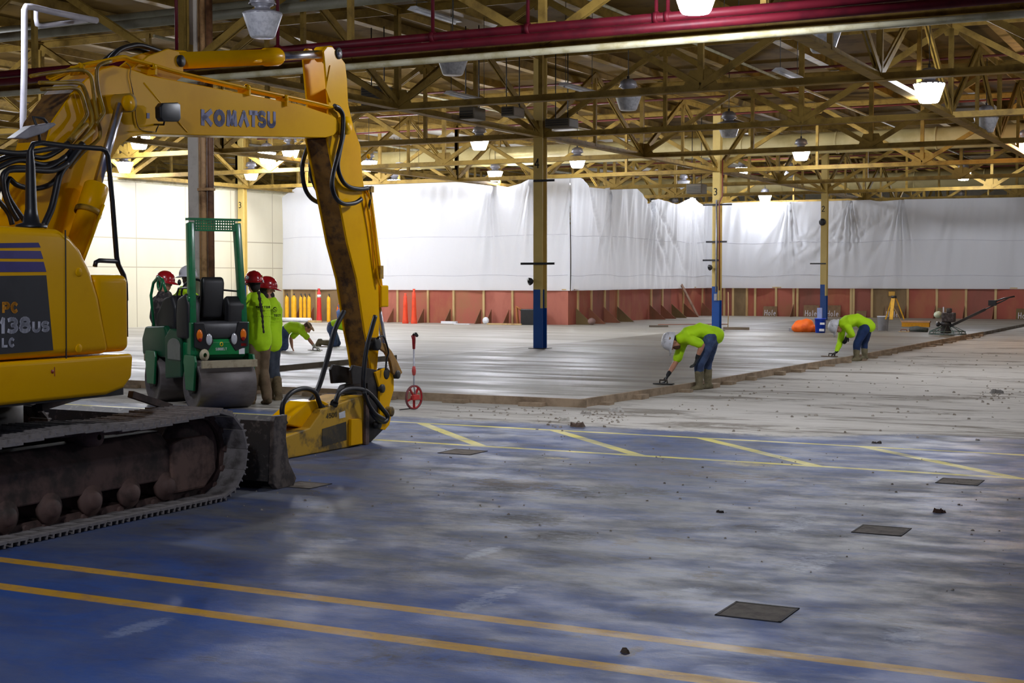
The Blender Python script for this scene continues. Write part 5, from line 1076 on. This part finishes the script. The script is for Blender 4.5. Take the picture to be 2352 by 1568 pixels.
def person(lab,root,J,f,u,shirt=M_lime,trous=M_jean,boots=M_boot,skin=M_skin,hat=M_hred,sleeve='long',hair=M_hair,gl=(None,None),hands=(1,1),logo=None,extra=None,bootk=.0,grp=None,fat=1.,handdir=None,hem=0.,rmv=.008):
    P=thing('person',None,lab,'person',grp,loc=root)
    j={k:V(DP(*v))-V(root) for k,v in J.items()}
    sd=(j['sr']-j['sl']); sd=sd.normalized() if sd.length>.01 else V((0,1,0)); hd=(j['hr']-j['hl']); hd=hd.normalized() if hd.length>.01 else sd
    pel,mid,ch,nk,hc=j['pel'],j['mid'],j['ch'],j['nk'],j['hd']
    b=MB(); k=fat
    b.sweep([pel,mid,ch,ch+(nk-ch)*.6],[(.15*k,.105*k),(.135*k,.095*k),(.165*k,.11*k),(.12*k,.075*k)],sd); b.sweep([ch+(nk-ch)*.3,nk,hc-V(u).normalized()*.05],[.062,.056,.054],sd,14)
    head(b,hc,f,u)
    for s in 'lr':
        sh,el,wr=j['s'+s],j['e'+s],j['w'+s]; b.sweep([ch+(nk-ch)*.35,sh],[.06,.056],(0,0,1),12); b.sweep([sh,sh+(el-sh)*.5,el],[.054*k,.047*k,.038*k],sd,12); b.sweep([el,el+(wr-el)*.35,wr],[.038*k,.040*k,.026],sd,12)
        hp,kn,an=j['h'+s],j['k'+s],j['a'+s]; b.sweep([hp,hp+(kn-hp)*.5,kn],[.082*k,.072*k,.054*k],hd,12); b.sweep([kn,kn+(an-kn)*.35,an],[.052*k,.054*k,.036],hd,12)
        i='lr'.index(s)
        if hands[i] and gl[i] is None: hand(b,wr,(handdir or {}).get(s,wr-el),(handdir or {}).get('n',(0,0,-1)),1 if s=='l' else -1,30)
    b.build('body',skin,P,rm=rmv)
    # eyes
    ff=V(f).normalized(); uu=V(u); uu=(uu-ff*uu.dot(ff)).normalized(); xx=ff.cross(uu)
    for q in (-1,1): MB().ell(hc+xx*q*.031+ff*.088+uu*.018,(.011,.008,.008),ff,uu,10,8).build('eye',M_eye,P)
    # hair
    h=MB().ell(hc-ff*.015+uu*.03,(.084,.100,.100),ff,uu).ell(hc-ff*.045-uu*.04,(.070,.055,.075),ff,uu); h.build('hair',hair,P,rm=.012)
    # shirt
    t=MB(); kk=k*1.0+.0
    lo=pel+(pel-mid).normalized()*hem
    t.sweep([lo,pel,mid,ch,ch+(nk-ch)*.72],[(.168*kk,.122*kk),(.17*kk,.125*kk),(.158*kk,.118*kk),(.188*kk,.132*kk),(.125*kk,.085*kk)],sd,20)
    for s in 'lr':
        sh,el,wr=j['s'+s],j['e'+s],j['w'+s]; t.sweep([ch+(nk-ch)*.25,sh],[.085*k,.076*k],(0,0,1),14)
        if sleeve=='long': t.sweep([sh,sh+(el-sh)*.5,el],[.074*k,.066*k,.056*k],sd,14); t.sweep([el,el+(wr-el)*.4,wr-(wr-el).normalized()*.015],[.056*k,.055*k,.040],sd,14)
        else: t.sweep([sh,sh+(el-sh)*.55,sh+(el-sh)*.75],[.076*k,.070*k,.070*k],sd,14,cap=True)
    so=t.build('shirt',shirt,P,rm=.014)
    for p in so.data.vertices: p.co+=p.normal*.010*noise.noise(p.co*V((9,9,5)).length*.0+V((p.co.x*11,p.co.y*11,p.co.z*6)))
    # trousers
    t=MB(); t.sweep([pel-(pel-mid)*.0,(j['hl']+j['hr'])/2],[(.155*k,.115*k),(.16*k,.12*k)],hd,18)
    for s in 'lr':
        hp,kn,an=j['h'+s],j['k'+s],j['a'+s]; e=kn+(an-kn)*(1-bootk)
        t.sweep([hp,hp+(kn-hp)*.5,kn],[.102*k,.088*k,.072*k],hd,16); t.sweep([kn,kn+(e-kn)*.5,e],[.071*k,.070*k,.066*k],hd,16)
    to=t.build('trousers',trous,P,rm=.014)
    for p in to.data.vertices: p.co+=p.normal*.009*noise.noise(V((p.co.x*12,p.co.y*12,p.co.z*14)))
    # boots
    for s in 'lr':
        kn,an,toe=j['k'+s],j['a'+s],j['t'+s]; tp=kn+(an-kn)*(1-max(bootk,.18)); dn=(an-kn).normalized()
        b=MB().sweep([tp,an+(tp-an)*.3,an+dn*.01],[.074,.062,.052],hd,14); td=(toe-an); tl=V((td.x,td.y,td.z)).normalized()
        hb=an+dn*.045; b.sweep([hb-tl*.05,hb+tl*.06,hb+tl*.17],[(.046,.04),(.05,.042),(.046,.03)],hd if abs(tl.dot(hd))<.8 else V((0,0,1)).cross(tl),14); b.build('boot',boots,P,rm=.012)
    for i,s in enumerate('lr'):
        if gl[i]:
            wr,el=j['w'+s],j['e'+s]; g=MB().sweep([wr+(el-wr).normalized()*.05,wr],[.036,.031],sd,12); hand(g,wr,(handdir or {}).get(s,wr-el),(handdir or {}).get('n',(0,0,-1)),1 if s=='l' else -1,40,1.08,1.15); g.build('glove',gl[i],P,rm=.0055)
    if hat: hardhat(P,hc,f,u,hat,logo)
    if extra: extra(P,j,ff,uu,xx)
    return P
def ground(px,py,z=0.): r=ray(px,py); t=(z-HC)/r[2]; return V((r[0]*t,r[1]*t,z))
M_gold=mat('gold_sticker',(212,180,90),.4); M_sil=mat('silver_sticker',(190,190,196),.3); M_brn=mat('brown_sticker',(150,110,50),.5)
def strk(P,tx,px,py,d,w,h,root,m=M_ink,th=.2,tilt=0):
    o=DP(px,py,d)-V(root); return MB().strokes(tx,o,(1,tilt,0),(0,.06,1),h,w,h*th,w*.22,.006).build('printed_word',m,P)
# A: standing, braid, back to the camera
r=ground(598,928); D=r.y; r.x-=.03
def exA(P,j,f,u,x):
    pts=[(594,668),(597,690),(600,710),(603,730),(604,748),(606,765)]; w=[DP(a,b2,D-.20)-r for a,b2 in pts]; mb=MB()
    q=[];rr_=[]
    for i in range(26):
        k=i/25*5; a=int(min(k,4)); c=w[a]+(w[a+1]-w[a])*(k-a); q.append(c); rr_.append((.020+.006*math.sin(i*1.9))*(1-.45*i/25))
    mb.tube(q,rr_,10).build('hair_braid',M_hair,P)
    strk(P,'THECTOR',587,708,D-.165,.023,.032,r,th=.26)
    strk(P,'-------',589,714,D-.165,.022,.010,r); strk(P,'----',595,721,D-.165,.022,.012,r); strk(P,'--------',588,728,D-.165,.02,.014,r)
    MB().tube([DP(600+3.5*math.cos(a*PI/8),695-5*math.sin(a*PI/8),D-.185)-r for a in range(16)],.003,5,closed=True).build('round_print',M_ink,P)
JA=dict(pel=(592,772,D),mid=(590,738,D-.02),ch=(588,705,D-.02),nk=(586,676,D),hd=(583,652,D),sl=(571,697,D+.0),sr=(607,697,D+.02),el=(565,738,D+.10),er=(612,740,D+.08),wl=(572,768,D+.30),wr=(600,768,D+.32),hl=(580,788,D),hr=(604,788,D+.04),kl=(580,850,D-.02),kr=(604,848,D+.06),al=(577,916,D+.02),ar=(614,914,D-.02),tl=(560,918,D+.2),tr=(598,918,D+.22))
person('person standing with long dark braid, red hard hat, lime shirt and khaki trousers',r,JA,(-.55,.80,-.05),(0,0,1),trous=M_khaki,logo=[(.75,-.55,.55,.022,M_gold),(-.95,-.35,.35,.026,M_sil),(.65,-.9,-.12,.016,M_sil)],extra=exA,fat=1.08,hem=.10)
# B: standing behind, bearded
r=ground(637,920); D2=r.y+.1
def exB(P,j,f,u,x):
    MB().ell(j['hd']+f*.06-u*.09,(.065,.06,.075),f,u).ell(j['hd']-f*.02-u*.10,(.075,.07,.07),f,u).build('beard',M_hair,P,rm=.012)
    o=D2-.15; strk(P,'S',628,715,o,.035,.055,r,th=.12); strk(P,'TECT',629,727,o,.020,.034,r,th=.26); strk(P,'--',630,733,o,.03,.012,r); strk(P,'----',629,740,o,.018,.012,r)
    MB().tube([DP(631.5+4.6*math.cos(a*PI/8),711-6*math.sin(a*PI/8),o)-r for a in range(16)],.003,5,closed=True).build('round_print',M_ink,P)
JB=dict(pel=(623,776,D2),mid=(624,742,D2),ch=(623,712,D2),nk=(618,686,D2),hd=(613,664,D2),sl=(607,700,D2-.02),sr=(635,702,D2+.08),el=(612,742,D2-.10),er=(641,744,D2+.02),wl=(616,772,D2-.02),wr=(636,772,D2+.20),hl=(617,788,D2),hr=(631,788,D2+.05),kl=(619,845,D2),kr=(631,846,D2+.08),al=(622,908,D2+.12),ar=(641,912,D2),tl=(640,914,D2+.15),tr=(664,915,D2+.1))
person('person with bushy dark beard, red hard hat and grey jeans, beside the braided one',r,JB,(.86,.45,-.1),(.05,0,1),trous=M_gjean,logo=[(.6,.5,.6,.016,M_sil),(.9,.0,.3,.012,M_gold)],extra=exB,bootk=.62,fat=.92,hem=.10)
# C: kneeling finisher
r=ground(668,806,SZ); Dc=r.y
JC=dict(pel=(658,757,Dc),mid=(668,750,Dc),ch=(686,754,Dc),nk=(697,752,Dc),hd=(705,753,Dc),sl=(688,757,Dc+.17),sr=(692,760,Dc-.17),el=(668,777,Dc+.10),er=(709,778,Dc-.18),wl=(671,797,Dc+.05),wr=(722,795,Dc-.12),hl=(653,763,Dc+.1),hr=(652,764,Dc-.1),kl=(655,797,Dc+.12),kr=(653,798,Dc-.12),al=(636,800,Dc+.12),ar=(634,800,Dc-.12),tl=(630,803,Dc+.12),tr=(628,803,Dc-.12))
person('person on hands and knees in lime t-shirt smoothing the slab, fully visible of two',r,JC,(.55,-.1,-.8),(.8,0,.6),sleeve='short',hat=None,hair=M_bhair,gl=(None,M_wglove),handdir={'l':(.3,0,-.8),'r':(.8,0,-.35),'n':(0,0,-1)},extra=lambda P,j,f,u,x: MB().tube([j['hd']+f*.02+u*.09+(x*math.cos(a*PI/8)*.09+f*math.sin(a*PI/8)*.11) for a in range(16)],.016,8,closed=True).build('cap_band',mat('tan_cap',(176,146,100),.7),P))
# D: second kneeler, half behind the arm
r=ground(775,795,SZ); Dd=r.y
JD=dict(pel=(763,748,Dd),mid=(776,744,Dd),ch=(796,748,Dd),nk=(808,748,Dd),hd=(818,750,Dd),sl=(798,752,Dd+.17),sr=(800,754,Dd-.17),el=(797,772,Dd+.15),er=(812,776,Dd-.2),wl=(798,790,Dd+.1),wr=(822,792,Dd-.2),hl=(762,755,Dd+.1),hr=(762,756,Dd-.1),kl=(776,788,Dd+.12),kr=(770,789,Dd-.10),al=(740,786,Dd+.12),ar=(735,786,Dd-.10),tl=(737,800,Dd+.12),tr=(728,800,Dd-.10))
person('person kneeling in lime shirt and faded jeans, half hidden behind the excavator arm',r,JD,(.6,-.1,-.75),(.75,0,.6),sleeve='short',hat=None,hair=M_bhair,handdir={'n':(0,0,-1)},bootk=.75,boots=M_gboot)
# E: crouching in orange vest far behind
r=ground(785,738,SZ); De=r.y-.7; r.y=De
JE=dict(pel=(784,728,De),mid=(784,716,De),ch=(787,703,De),nk=(790,694,De),hd=(797,687,De),sl=(780,702,De),sr=(794,702,De+.1),el=(779,714,De-.1),er=(800,712,De-.1),wl=(784,724,De-.2),wr=(800,722,De-.2),hl=(781,730,De),hr=(788,730,De),kl=(777,716,De-.35),kr=(793,716,De-.35),al=(778,733,De-.3),ar=(792,733,De-.3),tl=(778,736,De-.5),tr=(792,736,De-.5))
def exE(P,j,f,u,x): MB().sweep([j['pel'],j['mid'],j['ch']],[(.18,.15),(.18,.15),(.19,.16)],(1,0,0)).build('safety_vest',mat('hi_vis_orange',(250,112,10)),P,rm=.02)
person('person crouching in orange safety vest over blue, by the plywood behind the excavator arm',r,JE,(.9,-.3,-.2),(.2,0,1),shirt=M_jean,hat=M_hwh,extra=exE,rmv=.014)
# F: bending worker at the slab edge
r=ground(1611,893); Df=r.y-.06
JF=dict(pel=(1636,768,Df),mid=(1608,760,Df),ch=(1578,772,Df-.03),nk=(1558,780,Df-.03),hd=(1546,785,Df-.03),sl=(1566,792,Df+.16),sr=(1588,780,Df-.22),el=(1552,832,Df+.10),er=(1613,792,Df-.30),wl=(1534,861,Df-.05),wr=(1601,822,Df-.24),hl=(1638,775,Df+.10),hr=(1632,778,Df-.11),kl=(1624,832,Df+.12),kr=(1606,838,Df-.10),al=(1626,880,Df+.10),ar=(1606,883,Df-.10),tl=(1606,884,Df+.02),tr=(1580,888,Df-.2))
def exF(P,j,f,u,x): MB().ell(j['hd']+f*.05-u*.06,(.055,.055,.07),f,u).build('beard',M_bhair,P,rm=.012)
person('person bending low in short-sleeved lime t-shirt and white hard hat beside the form board',r,JF,(-.25,-.12,-.96),(-.96,0,.25),sleeve='short',hat=M_hwh,boots=M_gboot,bootk=.66,gl=(M_glove,M_glove),handdir={'l':(-.35,0,-.9),'r':(-.3,.1,-.9),'n':(-.8,0,-.5)},logo=[(.9,-.2,.35,.022,M_brn),(-.9,-.2,.35,.022,M_brn)],extra=exF,hem=.06,fat=1.05)
# G: second bending worker
r=ground(1972,828); Dg=r.y-.1
JG=dict(pel=(1990,746,Dg),mid=(1968,734,Dg),ch=(1944,740,Dg-.03),nk=(1929,746,Dg-.03),hd=(1922,751,Dg-.03),sl=(1934,756,Dg+.17),sr=(1948,754,Dg-.20),el=(1930,786,Dg+.08),er=(1958,768,Dg-.24),wl=(1921,808,Dg-.08),wr=(1946,772,Dg-.02),hl=(1992,752,Dg+.1),hr=(1986,754,Dg-.11),kl=(1985,788,Dg+.12),kr=(1968,790,Dg-.1),al=(1986,817,Dg+.1),ar=(1967,820,Dg-.1),tl=(1970,821,Dg),tr=(1946,823,Dg-.15))
person('person bending in long lime sleeves and dark blue trousers beside the form board',r,JG,(-.3,-.12,-.95),(-.95,0,.28),trous=M_djean,hat=M_hwh,boots=M_gboot,bootk=.55,gl=(M_glove,M_glove),handdir={'l':(-.8,0,-.5),'r':(-.3,.1,-.9),'n':(-.4,0,-.9)},hem=.06,fat=1.08)
# H, I: behind the roller
r=DP(375,905,21.); r.z=0; Dh=21.
M_plaid=mat('dark_mottled_jacket',(44,40,38),.8,0,(88,80,76),14.,.5,.6)
JH=dict(pel=(372,765,Dh),mid=(374,728,Dh),ch=(376,695,Dh),nk=(378,672,Dh),hd=(379,650,Dh),sl=(360,690,Dh+.05),sr=(394,690,Dh-.05),el=(352,728,Dh),er=(402,725,Dh-.1),wl=(360,755,Dh-.1),wr=(400,752,Dh-.2),hl=(364,778,Dh),hr=(382,778,Dh),kl=(364,836,Dh),kr=(384,836,Dh),al=(364,892,Dh),ar=(384,892,Dh),tl=(380,896,Dh-.1),tr=(400,896,Dh-.1))
person('person in red hard hat and dark mottled jacket, behind the roller steering wheel',r,JH,(.9,-.2,-.1),(0,0,1),shirt=M_plaid,trous=M_gjean,logo=[(.9,.2,.3,.018,M_sil)],rmv=.012)
r=DP(425,905,21.6); r.z=0; Di=21.6
JI=dict(pel=(425,765,Di),mid=(422,728,Di),ch=(424,690,Di-.02),nk=(428,662,Di),hd=(432,637,Di),sl=(404,686,Di),sr=(446,684,Di+.05),el=(394,724,Di+.05),er=(452,722,Di+.05),wl=(400,752,Di+.2),wr=(446,750,Di+.2),hl=(416,778,Di),hr=(436,778,Di),kl=(416,836,Di),kr=(436,836,Di),al=(416,890,Di),ar=(436,890,Di),tl=(400,894,Di+.1),tr=(422,894,Di+.1))
def exI(P,j,f,u,x):
    MB().tube([DP(419+5*math.cos(a*PI/8),689-6*math.sin(a*PI/8),Di-.21)-r for a in range(16)],.004,5,closed=True).build('round_print',M_ink,P)
    strk(P,'S',416,693,Di-.21,.035,.05,r,th=.13)
person('person in white hard hat and lime shirt, behind the roller guard post',r,JI,(-.85,.4,0),(0,0,1),skin=M_skinb,hat=M_hwh,extra=exI,rmv=.012,fat=1.05,logo=[(-.7,.2,.5,.018,M_plaid)])
# trowels and floats held by the workers
def trowel(px,py,w,lab,m,hx=0):
    u,v=GU(px,py,SZ+.01); t=thing('hand_trowel',(u,v,SZ),lab,'trowel'); MB().bar((u-w/2*CT,v-w/2*ST*0,SZ+.012),(u+w/2*CT,v,SZ+.012),.11,.012).build('blade',m,t)
    MB().tube([(u+hx-.06,v,SZ+.02),(u+hx-.06,v,SZ+.065),(u+hx+.06,v,SZ+.065),(u+hx+.06,v,SZ+.02)],.013,8).build('handle',mat('trowel_handle',(60,50,40),.6),t)
trowel(1524,881,.34,'dark steel trowel under the glove of the bending person in short sleeves',M_dark)
trowel(1905,818,.36,'brown float under the glove of the bending person in long sleeves',mat('brown_float',(112,88,62),.7),.05)
trowel(724,804,.36,'grey float under the pale glove of the kneeling person',mat('grey_float',(110,104,84),.7))
